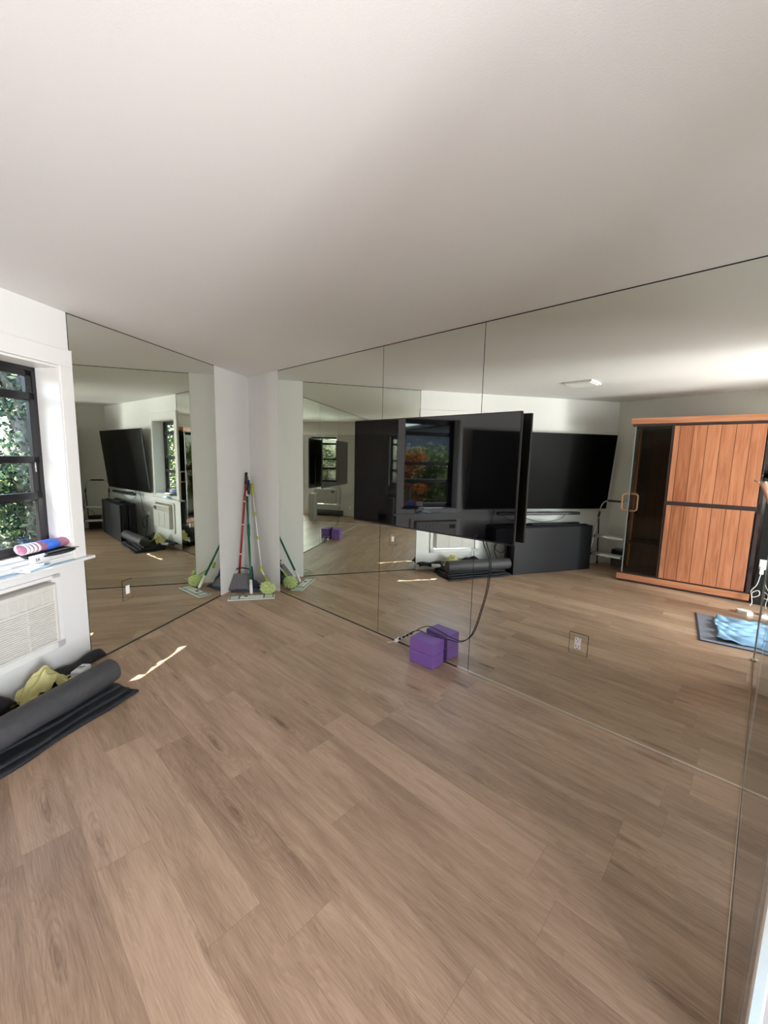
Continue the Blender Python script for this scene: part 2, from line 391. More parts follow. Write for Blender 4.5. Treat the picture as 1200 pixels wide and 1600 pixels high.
# ------------------------------------------------------------------ structure
# floor: one mesh, a face per plank
def make_floor():
    bm = bmesh.new(); uvl = bm.loops.layers.uv.new('UVMap'); ed = bm.loops.layers.uv.new('Edge')
    cl = bm.loops.layers.color.new('plank'); PW = .183; PL = 1.22
    joints = {-7: -1.128, -6: -.962, -5: -1.72, -4: -1.19, -3: -1.612, -1: -1.516}
    rnd = random.Random(21)
    for r in range(-26, 1):
        y0 = -.77 + PW * r + PW * 0 - 0.0 + 0.0; y0 = -.77 + PW * (r + 1) - PW; y1 = y0 + PW
        j = joints.get(r, rnd.uniform(-2, 0)); x = j - PL * math.ceil((j + 5.2) / PL)
        while x < 1.6:
            a, b, c = rnd.random(), rnd.random(), rnd.random()
            vs = [bm.verts.new(p) for p in ((x, y0, 0), (x + PL, y0, 0), (x + PL, y1, 0), (x, y1, 0))]
            f = bm.faces.new(vs)
            for lp, (e0, e1) in zip(f.loops, ((0, 0), (1, 0), (1, 1), (0, 1))):
                lp[uvl].uv = (lp.vert.co.x, lp.vert.co.y); lp[ed].uv = (e0, e1); lp[cl] = (a, b, c, 1)
            x += PL
    for r in range(1, 6):
        y0 = -.77 + PW * r; y1 = y0 + PW; j = rnd.uniform(-2, 0); x = j - PL * math.ceil((j + 5.2) / PL)
        while x < 1.6:
            a, b, c = rnd.random(), rnd.random(), rnd.random()
            vs = [bm.verts.new(p) for p in ((x, y0, 0), (x + PL, y0, 0), (x + PL, y1, 0), (x, y1, 0))]
            f = bm.faces.new(vs)
            for lp, (e0, e1) in zip(f.loops, ((0, 0), (1, 0), (1, 1), (0, 1))):
                lp[uvl].uv = (lp.vert.co.x, lp.vert.co.y); lp[ed].uv = (e0, e1); lp[cl] = (a, b, c, 1)
            x += PL
    def cut(co, no):
        g = bm.verts[:] + bm.edges[:] + bm.faces[:]
        bmesh.ops.bisect_plane(bm, geom=g, plane_co=co, plane_no=no, clear_outer=True)
    cut((0, .02, 0), (0, 1, 0)); cut((XR + .1, 0, 0), (1, 0, 0))
    cut((*(C - n2 * .02), 0), (*(-n2), 0)); cut((*(J - n3 * .02), 0), (*(-n3), 0))
    nB = Vector((-uB.y, uB.x)); cut((*(K - nB * .02), 0), (*(-nB), 0))
    me = bpy.data.meshes.new('floor'); bm.to_mesh(me); bm.free(); me.materials.append(M['floor'])
    o = bpy.data.objects.new('floor', me); COL.objects.link(o); struct(o, 'light brown oak plank floor running along the mirrored wall')
make_floor()
poly = [(C.x - .2, .15), (XR + .15, .15), (XR + .15, EB.y - .2), (*(K + Vector((-.25, -.25))),), (*(J - n3 * .2),), (*(C - n2 * .2),)]
b = MB('ceil'); b.prism(poly, H, H + .15); struct(b.build('ceiling'), 'smooth white painted ceiling')
b = MB('ground'); b.prism(poly, -.2, -.004); struct(b.build('trim_1'), 'slab under the floor')

# mirrored wall (behind the mirror panels), y > 0
b = MB('wall'); b.box(-4.75, XR + .1, .006, .12, 0, H); struct(b.build('wall_right'), 'long wall carrying the mirror panels')
XA, X1, X2, X3 = -3.931, -2.377, -1.457, XR
TOPZ = H - .006
# white strips of wall beside the mirrors sit flush with the glass
b = MB('wall'); b.box(C.x - .02, XA - .002, -.001, .006, 0, H); struct(b.build('trim_2'), 'white wall strip between corner and long mirror')
wl = empty('wall_left', (C.x, C.y, 0), A2, kind='structure', label='wall carrying the shorter mirror')
b = MB('wall'); b.box(-.12, 2.177, -.12, -.006, 0, H); b.box(0, .632, -.007, .001, 0, H); o = b.build('wall_surface', wl)

def mirror_panel(name, parent, x0, x1, y, label, hole=None, sgn=-1):
    """panel in local XZ plane, front at y, thickness away from the room"""
    e = parent
    b = MB('mirror', 'edge')
    z0, z1 = .010, TOPZ
    yb = y - sgn * .0055
    def slab(a, c, lo, hi):
        b.use('mirror'); b.box(a, c, min(y, yb), max(y, yb), lo, hi)
    if hole:
        hx0, hx1, hz0, hz1 = hole
        slab(x0, hx0, z0, z1); slab(hx1, x1, z0, z1); slab(hx0, hx1, z0, hz0); slab(hx0, hx1, hz1, z1)
    else: slab(x0, x1, z0, z1)
    # polished edges are dark
    for f in b.bm.faces:
        n = f.normal if f.normal.length else Vector((0, 0, 0))
    b.bm.normal_update()
    b.use('edge')
    for f in b.bm.faces:
        if abs(f.normal.y) < .5: f.material_index = 1
    return b.build(name, e)
G = .0022
m = mirror_panel('mirror_panel', None, XA, X1 - G, 0, '')
tag(m, 'tall mirror panel nearest the mop corner, left of the television wall run', 'mirror', 'mirror panels on the long wall')
m = mirror_panel('mirror_panel', None, X1 + G, X2 - G, 0, '')
tag(m, 'narrow tall mirror panel behind the left half of the near television', 'mirror', 'mirror panels on the long wall')
m = mirror_panel('mirror_panel', None, X2 + G, XR, 0, '', hole=(-.778, -.670, .400, .533))
tag(m, 'widest mirror panel with the power socket cut out, running to the right edge', 'mirror', 'mirror panels on the long wall')
me_ = empty('mirror_panel', (C.x, C.y, 0), A2, label='mirror panel between the window wall and the mop corner', cat='mirror')
mm = mirror_panel('glass_sheet', me_, .634, 2.172, 0, '', hole=(1.782, 1.880, .366, .533), sgn=1)
# channels and dark gaps
b = MB('backing'); b.box(X1 - G, X1 + G, .004, .0056, .01, H); b.box(X2 - G, X2 + G, .004, .0056, .01, H); b.box(XA - .003, XR, -.0005, .006, TOPZ, H)
struct(b.build('trim_3'), 'dark joints of the long mirror')
b = MB('edge', 'channel'); b.box(XA, -1.55, -.003, .006, 0, .009); b.use('channel'); b.box(-1.55, XR, -.004, .006, 0, .010); struct(b.build('baseboard_right'), 'thin channel under the long mirror, dark at left and bare metal at right')
e = empty('baseboard_left', (C.x, C.y, 0), A2, kind='structure', label='thin channel round the shorter mirror')
b = MB('edge'); b.box(.634, 2.172, -.004, .004, 0, .009); b.box(.634, 2.172, -.004, .0008, TOPZ, H); b.box(2.172, 2.1765, -.004, .002, 0, H); b.build('channel', e)

# window wall with opening
ww = empty('wall_window', (J.x, J.y, 0), A3, kind='structure', label='white wall with window, air conditioner and second television')
OS0, OS1, OZ0, OZ1 = .09, .88, .835, 2.075      # opening in wall
AS0, AS1, AZ0, AZ1 = .27, .87, .285, .70        # air conditioner hole
WT = .22
b = MB('wall')
b.box(0, OS0, -WT, 0, 0, H); b.box(OS1, 3.3, -WT, 0, 0, H)
b.box(OS0, OS1, -WT, 0, OZ1, H); b.box(OS0, OS1, -WT, 0, AZ1 + .02, OZ0)
b.box(OS0, AS0 - .02, -WT, 0, 0, AZ1 + .02); b.box(OS1 - .001, OS1, -WT, 0, 0, AZ1 + .02); b.box(AS0 - .02, OS1, -WT, 0, 0, AZ0 - .02)
b.build('wall_surface', ww)
b = MB('trim')   # casing, raised a little from the wall
b.box(-.006, OS0 - .008, 0, .016, .805, OZ1 + .012, .002); b.box(OS1 + .008, OS1 + .04, 0, .016, .805, OZ1 + .012, .002)
b.box(-.006, OS1 + .04, 0, .018, OZ1 + .012, OZ1 + .117, .002)
b.box(-.006, OS1 + .04, 0, .022, OZ1 + .113, OZ1 + .121, .002)
b.box(OS0 - .010, OS0 + .004, -.165, .010, .84, OZ1 + .012, .001); b.box(OS1 - .004, OS1 + .010, -.165, .010, .84, OZ1 + .012, .001)
b.box(OS0 + .001, OS1 - .001, -.165, .009, OZ1 - .005, OZ1 + .010, .001)
b.build('casing', ww)
b = MB('trim')
b.box(OS0, OS1, -.22, .004, .835, .868, .003)
b.box(OS0 - .08, OS1 + .05, 0, .012, .80, .84, .002)
b.box(-.045, OS1 + .075, -.0, .052, .786, .806, .003)
b.build('sill', ww)
YE = -1.89        # origin of the far window's local frame along the side wall
# back wall and side wall
bw = empty('wall_back', (K.x, K.y, 0), AB, kind='structure', label='pale wall behind the wooden cabin')
b = MB('wallB'); b.box(-.3, 3.2, -.12, 0, 0, H); b.build('wall_surface', bw)
# right side: wall with doorway opening
DY0, DY1, DZ = -3.10, -2.00, 2.06
b = MB('wall'); b.box(XR, XR + .22, DY1, YE + OS0, 0, H); b.box(XR, XR + .22, YE + OS1, .12, 0, H)
b.box(XR, XR + .22, YE + OS0, YE + OS1, OZ1, H); b.box(XR, XR + .22, YE + OS0, YE + OS1, 0, AZ0 - .02); b.box(XR, XR + .22, YE + OS0, YE + OS1, AZ1 + .02, OZ0)
b.box(XR, XR + .22, YE + OS0, YE + AS0 - .02, AZ0 - .02, AZ1 + .02)
b.box(XR, XR + .12, EB.y - .15, DY0, 0, H); b.box(XR, XR + .12, DY0, DY1, DZ, H)
struct(b.build('wall_side'), 'wall with the open doorway the light comes through')
b = MB('trim')
b.box(XR - .015, XR + .135, DY1, DY1 + .06, 0, DZ + .06, .003); b.box(XR - .015, XR + .135, DY0 - .06, DY0, 0, DZ + .06, .003); b.box(XR - .015, XR + .135, DY0, DY1, DZ, DZ + .06, .003)
struct(b.build('door_1'), 'white frame of the open doorway')
# low white chest seen through the clear panel
wc = empty('white_cabinet', (.088, -1.29, 0), 0, label='white cabinet corner beyond the clear glass panel at lower right', cat='cabinet')
b = MB('trim', 'wallB'); b.box(0, .20, 0, .12, .0, .66, .004); b.build('body', wc)
b = MB('wallB'); b.box(-.0015, .0035, -.002, .022, .004, .656); b.build('edge_band', wc)
b = MB('trim'); b.box(.006, .198, -.012, -.001, .01, .652, .003); d1 = b.build('door', wc)
b = MB('chrome'); b.tube([(.17, -.012, .45), (.17, -.03, .45)], .007, 10); b.build('knob', d1)

# ------------------------------------------------------------------ window unit
win = empty('window_1', (J.x, J.y, 0), A3, kind='structure', label='black framed window above the air conditioner')
F0, F1, FZ0, FZ1 = OS0, OS1, .868, 2.075
b = MB('black')
y0, y1 = -.215, -.165
b.box(F0, F0 + .03, y0, y1, FZ0, FZ1, .003); b.box(F1 - .03, F1, y0, y1, FZ0, FZ1, .003)
b.box(F0, F1, y0, y1, FZ1 - .03, FZ1, .003); b.box(F0, F1, y0, y1, FZ0, FZ0 + .03, .003)
b.build('outer_frame', win)
def sash(za, zb, y, w=.042, wv=.040, th=.03):
    o = MB('black')
    a, c = F0 + .028, F1 - .028
    o.box(a, a + wv, y, y + th, za, zb, .003); o.box(c - wv, c, y, y + th, za, zb, .003)
    o.box(a, c, y, y + th, za, za + w, .003); o.box(a, c, y, y + th, zb - w, zb, .003)
    so = o.build('sash', win)
    g = MB('glass'); g.box(a + wv - .004, c - wv + .004, y + th * .45, y + th * .58, za + w - .004, zb - w + .004); g.build('pane', so)
    return so
sash(1.855, 2.05, -.20, .040)
sash(1.455, 1.905, -.185, .045)
sash(1.205, 1.50, -.205, .040)
sash(.885, 1.265, -.185, .045)
b = MB('chrome'); b.tube([(F0 + .075, -.165, 1.46), (F0 + .075, -.14, 1.46), (F0 + .075, -.14, 1.40)], .004, 8); b.build('latch', win)

# unseen eave board added to cut the sun on the upper window
ev = empty('trim_4', (J.x, J.y, 0), A3, kind='structure', label='unseen eave board added outside the window to cut the sunlight')
b = MB('trim'); b.box(-2.5, 4.5, -.665, -.22, 2.52, 2.62); b.build('sun_cut_board', ev)

# ------------------------------------------------------------------ air conditioner
ac = empty('air_conditioner', tuple(wp(.57, 0, 0)), A3, label='white through-wall air conditioner under the window', cat='air conditioner')
W2, Z0, Z1, D = .30, .30, .70, .065
b = MB('trim')
fx = .37
for q in ((-fx, -W2 - .012, .24, .735), (W2 + .012, fx - .005, .24, .735)): b.box(q[0], q[1], 0, .018, q[2], q[3], .003)
b.box(-fx, fx - .005, 0, .018, .24, Z0 - .012, .003); b.box(-fx, fx - .005, 0, .018, Z1 + .012, .735, .003)
b.build('sleeve_trim', ac)
b = MB('acw', 'acd')
b.hexa([(-W2, -.10, Z0), (W2, -.10, Z0), (W2, D - .01, Z0 + .008), (-W2, D - .01, Z0 + .008)],
       [(-W2, -.10, Z1), (W2, -.10, Z1), (W2, D - .01, Z1 - .008), (-W2, D - .01, Z1 - .008)])
# front rim
for q in ((-W2 + .004, -W2 + .026, Z0 + .008, Z1 - .008), (W2 - .026, W2 - .004, Z0 + .008, Z1 - .008)): b.box(q[0], q[1], D - .014, D, q[2], q[3], .006)
b.box(-W2 + .02, W2 - .02, D - .014, D, Z1 - .036, Z1 - .008, .004); b.box(-W2 + .02, W2 - .02, D - .014, D, .565, .583, .003); b.box(-W2 + .02, W2 - .02, D - .014, D, Z0 + .008, Z0 + .026, .004)
b.build('housing', ac)
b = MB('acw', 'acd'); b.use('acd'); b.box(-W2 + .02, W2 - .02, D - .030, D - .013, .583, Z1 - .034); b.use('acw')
for i in range(11): x = -W2 + .045 + i * .051; b.box(x - .0025, x + .0025, D - .015, D - .003, .583, Z1 - .034)
for i in range(8): z = .590 + i * .0108; b.box(-W2 + .02, W2 - .02, D - .014, D - .006, z, z + .0026)
b.build('air_outlet', ac)
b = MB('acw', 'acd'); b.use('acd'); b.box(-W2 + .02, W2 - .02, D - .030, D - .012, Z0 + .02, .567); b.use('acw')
for i in range(19):
    z = Z0 + .030 + i * .0132; b.box(-W2 + .02, W2 - .02, D - .014, D - .003, z, z + .0068, .001, 1)
for x in (-.1, .1): b.box(x - .004, x + .004, D - .014, D - .002, Z0 + .02, .567)
b.build('intake_grille', ac)
b = MB('acd'); b.box(.19, .275, D - .002, D + .003, .600, .655, .002)
for i in range(3): b.lathe([(0, 0), (.009, 0), (.009, .008), (0, .008)], (0, 0, 0), 14, Matrix.Translation((.205 + i * .026, D + .003, .628)) @ Matrix.Rotation(-PI / 2, 4, 'X'))
b.build('control_panel', ac)
b = MB('white'); b.tube(bez([(.26, .03, .31), (.275, .03, .24), (.27, .02, .18), (.30, .02, .13), (.36, .02, .10)], 8), .004, 8); b.build('power_cord', ac)

def copy_tree(o, parent=None):
    c = o.copy(); COL.objects.link(c)
    if parent is not None: c.parent = parent
    for ch in list(o.children): copy_tree(ch, c)
    return c
w2 = copy_tree(win); w2.name = 'window_2'; w2.location = (XR, YE, 0); w2.rotation_euler = (0, 0, PI / 2); w2['label'] = 'second black framed window, seen only in the far reflections'
for ch in list(ww.children):
    if ch.name.startswith(('casing', 'sill')): c = ch.copy(); COL.objects.link(c); c.parent = w2
a2 = copy_tree(ac); a2.location = (XR, YE + .57, 0); a2.rotation_euler = (0, 0, PI / 2); a2['label'] = 'second white air conditioner below the far window, glimpsed in repeated reflections'
# ------------------------------------------------------------------ sill clutter  (local frame of the window wall)
def wempty(name, s, off, z, label, cat, group=None, rz=0): return empty(name, tuple(wp(s, off, z)), A3 + rz, label, cat, group)
cap = wempty('sun_visor', .205, -.045, .868, 'black folded cap lying on the window sill under the striped roll', 'cap')
b = MB('quilt')
b.lathe([(0, .003), (.12, .0), (.165, .004), (.17, .012), (.14, .022), (.10, .026), (0, .028)], (0, 0, 0), 32, Matrix.Diagonal((1.0, .62, 1, 1)))
b.build('crown', cap)
b = MB('quilt'); b.sheet(16, 6, lambda u, v: (-.16 + .32 * u, .045 + .045 * v * math.sin(PI * (.12 + .76 * u)), .010 + .012 * math.sin(PI * u) + .004 * v), .004); b.build('brim', cap)
roll = wempty('knitted_roll', .235, -.055, .897, 'striped mauve and white knitted roll held by a blue band on the sill', 'knitted roll')
b = MB('pink')
MX = Matrix.Rotation(PI / 2, 4, 'Y')
sq = Matrix.Diagonal((.62, 1, 1, 1))
b.lathe([(0, -.15), (.035, -.15), (.047, -.142), (.050, -.12), (.050, .12), (.047, .142), (.035, .15), (0, .15)], (0, 0, 0), 28, Matrix.Translation((0, 0, .030)) @ MX @ sq); b.build('knit', roll)
for x in (.062, .088, .112, .134):
    b = MB('paper'); b.lathe([(.049, -.009), (.0525, -.007), (.0525, .007), (.049, .009)], (0, 0, 0), 28, Matrix.Translation((x, 0, .030)) @ MX @ sq); b.build('white_stripe', roll)
b = MB('blue'); b.lathe([(.0505, -.045), (.055, -.042), (.055, .042), (.0505, .045)], (0, 0, 0), 28, Matrix.Translation((-.03, 0, .030)) @ MX @ sq); b.build('blue_band', roll)
def papers(name, s, off, z, w, d, h, rz, mt, label, cat='paper', group=None, curl=0.0):
    e = wempty(name, s, off, z, label, cat, group, rz)
    b = MB(mt)
    b.sheet(8, 6, lambda u, v: ((u - .5) * w, (v - .5) * d, curl * (v ** 3) + .0005), h); b.build('sheet', e); return e
papers('leaflet', .50, .0, .806, .21, .10, .002, .15, 'paper', 'white printed leaflet under the stack at the left of the sill', 'leaflet')
papers('leaflet', .36, .03, .808, .14, .08, .002, -.5, 'paper', 'white leaflet fanned out over the front of the sill', 'leaflet')
papers('leaflet', .57, .01, .812, .16, .08, .003, -.1, 'card', 'pale blue leaflet at the far left of the sill', 'leaflet')
papers('envelope', .20, .018, .806, .20, .055, .002, .04, 'card', 'long pale envelope with dark stamp lying on the sill front', 'envelope')
bk = wempty('booklet', .385, .020, .812, 'thin blue booklet stacked lowest under the small white carton', 'booklet', None, .25)
b = MB('card', 'paper'); b.box(-.085, .085, -.055, .055, .0, .016, .001); b.use('paper'); b.box(-.083, .0855, -.0535, .0535, .003, .013); b.build('pages', bk)
bk = wempty('booklet', .41, .0, .829, 'white booklet topmost under the carton on the sill', 'booklet', None, -.12)
b = MB('paper'); b.box(-.08, .08, -.05, .05, 0, .016, .001); b.build('pages', bk)
bx = wempty('carton', .335, .022, .846, 'small white carton with dark printed letters standing on the booklets', 'carton', None, .1)
b = MB('paper'); b.box(-.055, .055, -.014, .014, 0, .046, .001); b.build('box', bx)
def letters(txt, size, parent, loc, rot, mt, name='lettering', ext=.0008):
    cu = bpy.data.curves.new(name, 'FONT'); cu.body = txt; cu.size = size; cu.extrude = ext; cu.align_x = 'CENTER'
    o = bpy.data.objects.new(name, cu); COL.objects.link(o); o.parent = parent; o.location = loc; o.rotation_euler = rot
    bpy.context.view_layer.update()
    me = bpy.data.meshes.new_from_object(o.evaluated_get(bpy.context.evaluated_depsgraph_get())); bpy.data.objects.remove(o)
    me.materials.clear(); me.materials.append(M[mt]); o = bpy.data.objects.new(name, me); COL.objects.link(o)
    o.parent = parent; o.location = loc; o.rotation_euler = rot; return o
letters('EA', .026, bx, (.022, .0146, .012), (PI / 2, 0, PI), 'ink')

# ------------------------------------------------------------------ televisions
def television(e, w, h, mount_y, sm='screen'):
    """local: screen faces -Y, centre at origin"""
    t = .022
    b = MB('bezel'); b.box(-w / 2, w / 2, 0, t, -h / 2, h / 2, .004); b.build('bezel', e)
    b = MB(sm); b.box(-w / 2 + .007, w / 2 - .007, -.0015, .002, -h / 2 + .012, h / 2 - .007); b.build('screen', e)
    b = MB('blackp'); b.box(-w * .36, w * .36, t, t + .02, -h * .40, h * .22, .01); b.build('rear_housing', e)
    b = MB('black'); b.box(-.16, .16, t + .018, mount_y, -.16, .12, .004); b.build('wall_bracket', e)
TVW, TVH = 1.447, .838
tv = empty('television', (-1.852, -.103, 1.423), math.atan2(.045, 1.445), label='large black television mounted close in front of the long mirror', cat='television')
television(tv, TVW, TVH, .100)
# second one on the window wall, leaning forward
pts = [wp(.993, .15, 1.948), wp(2.977, .15, 1.948), wp(.993, .05, .852), wp(2.977, .05, .852)]
cen = sum(pts, Vector()) / 4
tv2 = empty('television', tuple(cen), 0, label='bigger black television tilted forward beside the window, seen in the mirror', cat='television')
tilt = math.atan2(.10, 1.096)
tv2.rotation_euler = (Matrix.Rotation(A3, 4, 'Z') @ Matrix.Rotation(PI, 4, 'Z') @ Matrix.Rotation(tilt, 4, 'X')).to_euler()
television(tv2, 1.984, 1.10, .052, 'screen2')
sb = empty('soundbar', tuple(wp(1.95, .13, .80)), A3, label='slim black soundbar below the tilted television', cat='soundbar')
b = MB('blackp'); b.box(-.50, .50, -.03, .03, -.022, .022, .008); b.build('cabinet', sb)
b = MB('black'); b.box(-.1, .1, -.129, -.03, -.012, .012); b.build('bracket', sb)
b = MB('blackp')
b.tube(bez([wp(1.6, .06, .86), wp(1.62, .05, .74), wp(1.9, .04, .66), wp(2.2, .04, .70), wp(2.3, .05, .79)], 8), .004, 6)
b.tube(bez([wp(1.45, .05, .86), wp(1.43, .03, .70), wp(1.40, .03, .58), wp(1.36, .02, .48)], 8), .004, 6)
tag(b.build('cable'), 'thin black cables drooping below the tilted television', 'cable')

# ------------------------------------------------------------------ sockets
def duplex(e, w, h, kind, mx0, mx1, mz0, mz1):
    """local: faces -Y"""
    b = MB('mirror', 'edge')
    b.box(mx0 + .003, mx1 - .003, -.002, .0015, mz0 + .003, mz1 - .003); b.build('cover_plate', e)
    b = MB('backing'); b.box(mx0 + .0, mx1 - .0, .0022, .0030, mz0, mz1); b.build('recess', e)
    b = MB('white'); b.box(-w / 2, w / 2, -.006, -.002, -h / 2, h / 2, .0015); f = b.build('face', e)
    if kind == 'socket':
        for zz in (.021, -.021):
            b = MB('ink')
            b.box(-.010, -.007, -.0068, -.0058, zz - .001, zz + .010); b.box(.006, .009, -.0068, -.0058, zz - .001, zz + .010)
            b.lathe([(0, 0), (.003, 0), (.003, .001), (0, .001)], (0, 0, 0), 10, Matrix.Translation((0, -.0058, zz - .009)) @ Matrix.Rotation(PI / 2, 4, 'X'))
            b.build('slots', f)
    else:
        b = MB('white'); b.box(-.010, .010, -.010, -.005, -.022, .022, .002); b.build('rocker', f)
e = empty('wall_socket', (-.727, 0, .471), 0, label='white duplex socket set in the widest mirror panel', cat='wall socket')
duplex(e, .034, .068, 'socket', -.051, .057, -.071, .062)
e = empty('wall_switch', tuple(mp(1.831, 0, .45)), A2 + PI, label='white rocker switch set in the mirror beside the window wall', cat='switch')
duplex(e, .034, .068, 'switch', -.049, .049, -.084, .083)
e = empty('wall_socket', tuple(wp(1.22, .001, .45)), A3 + PI, label='white socket with plugs on the window wall beside the air conditioner', cat='wall socket')
b = MB('white'); b.box(-.036, .036, -.007, 0, -.058, .058, .002); b.build('plate', e)
b = MB('white'); b.box(-.018, .018, -.035, -.007, .005, .04, .004); b.build('plug', e)
b = MB('blackp'); b.box(-.018, .018, -.035, -.007, -.045, -.01, .004); b.build('plug', e)
b = MB('blackp')
b.tube(bez([wp(1.22, .035, .425), wp(1.16, .06, .30), wp(1.28, .07, .22), wp(1.34, .06, .36), wp(1.24, .05, .40), wp(1.16, .06, .26), wp(1.22, .07, .10), wp(1.1, .12, .075)], 8), .005, 6)
tag(b.build('extension_lead'), 'black power cord looping from the socket by the air conditioner', 'lead')

# ------------------------------------------------------------------ yoga blocks (two stacked, touching the mirror edge)
bd = Vector((-1.859 + 1.649, -.182 + .171)).normalized(); ang = math.atan2(bd.y, bd.x) + PI
def yoga_block(z, label, dz=0.0, rz=0.0):
    # local: x length .225, y depth .150, z height .098 ; origin at base centre
    cx = Vector((-1.649, -.171)) + bd * .1085 + Vector((-bd.y, bd.x)) * (-.0755)
    e = empty('yoga_block', (cx.x, cx.y, z), ang + rz, label, 'yoga block', 'stacked purple yoga blocks')
    b = MB('purple'); b.box(-.1085, .1085, -.0755, .0755, 0, .098, .009, 3); b.build('foam_body', e)
    return e
yoga_block(.0, 'purple foam yoga block on the floor, lower of the stack')
yoga_block(.0985, 'purple foam yoga block on top of the stack with cables over it', rz=.01)
# cables hanging from the television
def cab(pts, r=.0032): 
    b = MB('blackp'); b.tube(bez(pts, 12), r, 8); return b
b = cab([(-1.40, -.04, 1.05), (-1.373, -.018, .97), (-1.328, -.012, .845), (-1.339, -.011, .66), (-1.37, -.011, .515), (-1.412, -.012, .36), (-1.454, -.013, .27), (-1.525, -.016, .212), (-1.62, -.022, .2015), (-1.71, -.045, .2015), (-1.79, -.060, .203), (-1.865, -.060, .206), (-1.935, -.055, .175), (-2.00, -.050, .125), (-2.045, -.048, .088)], .0034)
o = b.build('television_cable'); tag(o, 'black cable drooping from the near television across the purple blocks to a white plug', 'cable')
b = MB('white', 'blackp')
Mx = Matrix.Translation((-2.105, -.047, .046)) @ Matrix.Rotation(-.62, 4, 'Y')
b.box(-.022, .022, -.014, .014, -.014, .014, .003, 2, Mx); b.use('blackp'); b.box(.024, .05, -.009, .009, -.009, .009, .002, 2, Mx); b.use('white'); b.box(.052, .066, -.008, .008, -.008, .008, .002, 2, Mx); b.use('blackp'); b.box(.066, .095, -.007, .007, -.007, .007, .002, 2, Mx)
b.build('plug', o)
b = MB('white'); b.tube(bez([(-2.12, -.047, .034), (-2.145, -.055, .018), (-2.175, -.065, .006), (-2.20, -.07, .004)], 6), .0035, 8); b.build('lead', o)

# ------------------------------------------------------------------ mats and roller by the window wall
nq = ['lowest of the folded black quilted mats by the window wall', 'second folded black quilted mat, shifted towards the wall', 'third folded black mat with curled edge beneath the roller', 'topmost folded black mat directly under the foam roller']
Pc = Vector((-2.835, -1.748)); e1 = (Vector((-2.40, -2.60)) - Pc).normalized(); e2 = Vector((e1.y, -e1.x))
if e2.x > 0: e2 = -e2
for i in range(4):
    L, Wd = .935 - .02 * i, .44 - .035 * i
    sh = (.0, -.03, .03, .05)[i]
    rz = (0, .02, -.03, .015)[i]
    org = Pc + e1 * (.00 + (.012, .035, .055, .085)[i]) + e2 * (.0 + .045 * i)
    e = empty('folded_mat', (org.x, org.y, .001 + i * .0185), math.atan2(e1.y, e1.x) + rz, nq[i], 'mat', 'folded black mats under the roller')
    e2l = -1 if e1.x * e2.y - e1.y * e2.x < 0 else 1
    ph = i * 1.7
    b = MB('quilt')
    b.sheet(44, 18, lambda u, v: (u * L + .010 * math.sin(9 * v + ph), e2l * v * Wd + .008 * math.sin(11 * u + ph),
             .0012 * math.sin(40 * u) * math.sin(22 * v) + (.006 * max(0, math.sin(14 * u + ph)) * max(0, (.12 - v) / .12)) + .0013), .0145)
    b.build('cloth', e)
rr = .074
A = Vector((-2.945, -1.872, .078 + rr)); B = Vector((-2.475, -2.665, .078 + rr))
dr = (B - A).normalized()
fr = empty('foam_roller', tuple((A + B) / 2), 0, label='long charcoal foam roller lying on the folded black mats', cat='foam roller')
fr.rotation_euler = dr.to_track_quat('Z', 'Y').to_euler()
hl = (B - A).length / 2
b = MB('foam'); b.lathe([(0, -hl), (rr - .006, -hl), (rr - .001, -hl + .003), (rr, -hl + .008), (rr, hl - .008), (rr - .001, hl - .003), (rr - .006, hl), (0, hl)], (0, 0, 0), 48)
b.build('foam_body', fr)
f2 = copy_tree(fr); f2.location = (1.08, -1.25, .078); f2.rotation_euler = (PI / 2, 0, 0); f2['label'] = 'dark foam roller on the floor below the far window, in repeated reflections'
# yellow cloth, white gadget, dark pouch between roller and wall
def on_wall_floor(s, off, z): return tuple(wp(s, off, z))
yc = empty('duster_cloth', on_wall_floor(.50, .155, .058), A3, label='crumpled yellow cloth between foam roller and window wall', cat='cloth')
b = MB('yellow')
rn = random.Random(3)
def ycf(u, v):
    x = (u - .5) * .30; y = (v - .5) * .15
    z = .15 * math.exp(-((x + .01) ** 2 / .008 + (y) ** 2 / .006)) + .018 * math.sin(22 * u + 5 * v) * math.sin(17 * v + 3) + .025
    return (x + .015 * math.sin(20 * v), y + .012 * math.sin(16 * u), max(.002, z))
b.sheet(40, 26, ycf, .003); b.build('folds', yc)
gd = empty('small_packet', on_wall_floor(.245, .165, .076), A3 + .2, label='small white and grey packet behind the roller next to the yellow cloth', cat='packet')
b = MB('paper', 'ink'); b.box(-.06, .06, -.03, .03, 0, .035, .008); b.use('ink'); b.box(-.02, -.012, -.02, .02, .034, .036); b.box(.0, .006, -.02, .02, .034, .036); b.build('wrapper', gd)
bg = empty('fabric_pouch', on_wall_floor(.14, .075, .050), A3 - .05, label='flat black fabric pouch wedged along the foot of the window wall', cat='pouch')
b = MB('quilt'); b.sheet(24, 8, lambda u, v: (-.13 + .50 * u, -.05 + .11 * v, .035 * math.sin(PI * v) * (1 - .3 * u) + .01 * math.sin(13 * u) + .03), .012); b.build('cloth', bg)
bg = empty('fabric_pouch', on_wall_floor(.80, .09, .076), A3, label='black bag on the floor at the left end behind the roller', cat='pouch')
b = MB('quilt'); b.sheet(24, 8, lambda u, v: (-.15 + .30 * u, -.06 + .13 * v, .07 * math.sin(PI * v) * math.sin(PI * (.1 + .8 * u)) + .01 * math.sin(13 * u) + .03), .012); b.build('cloth', bg)

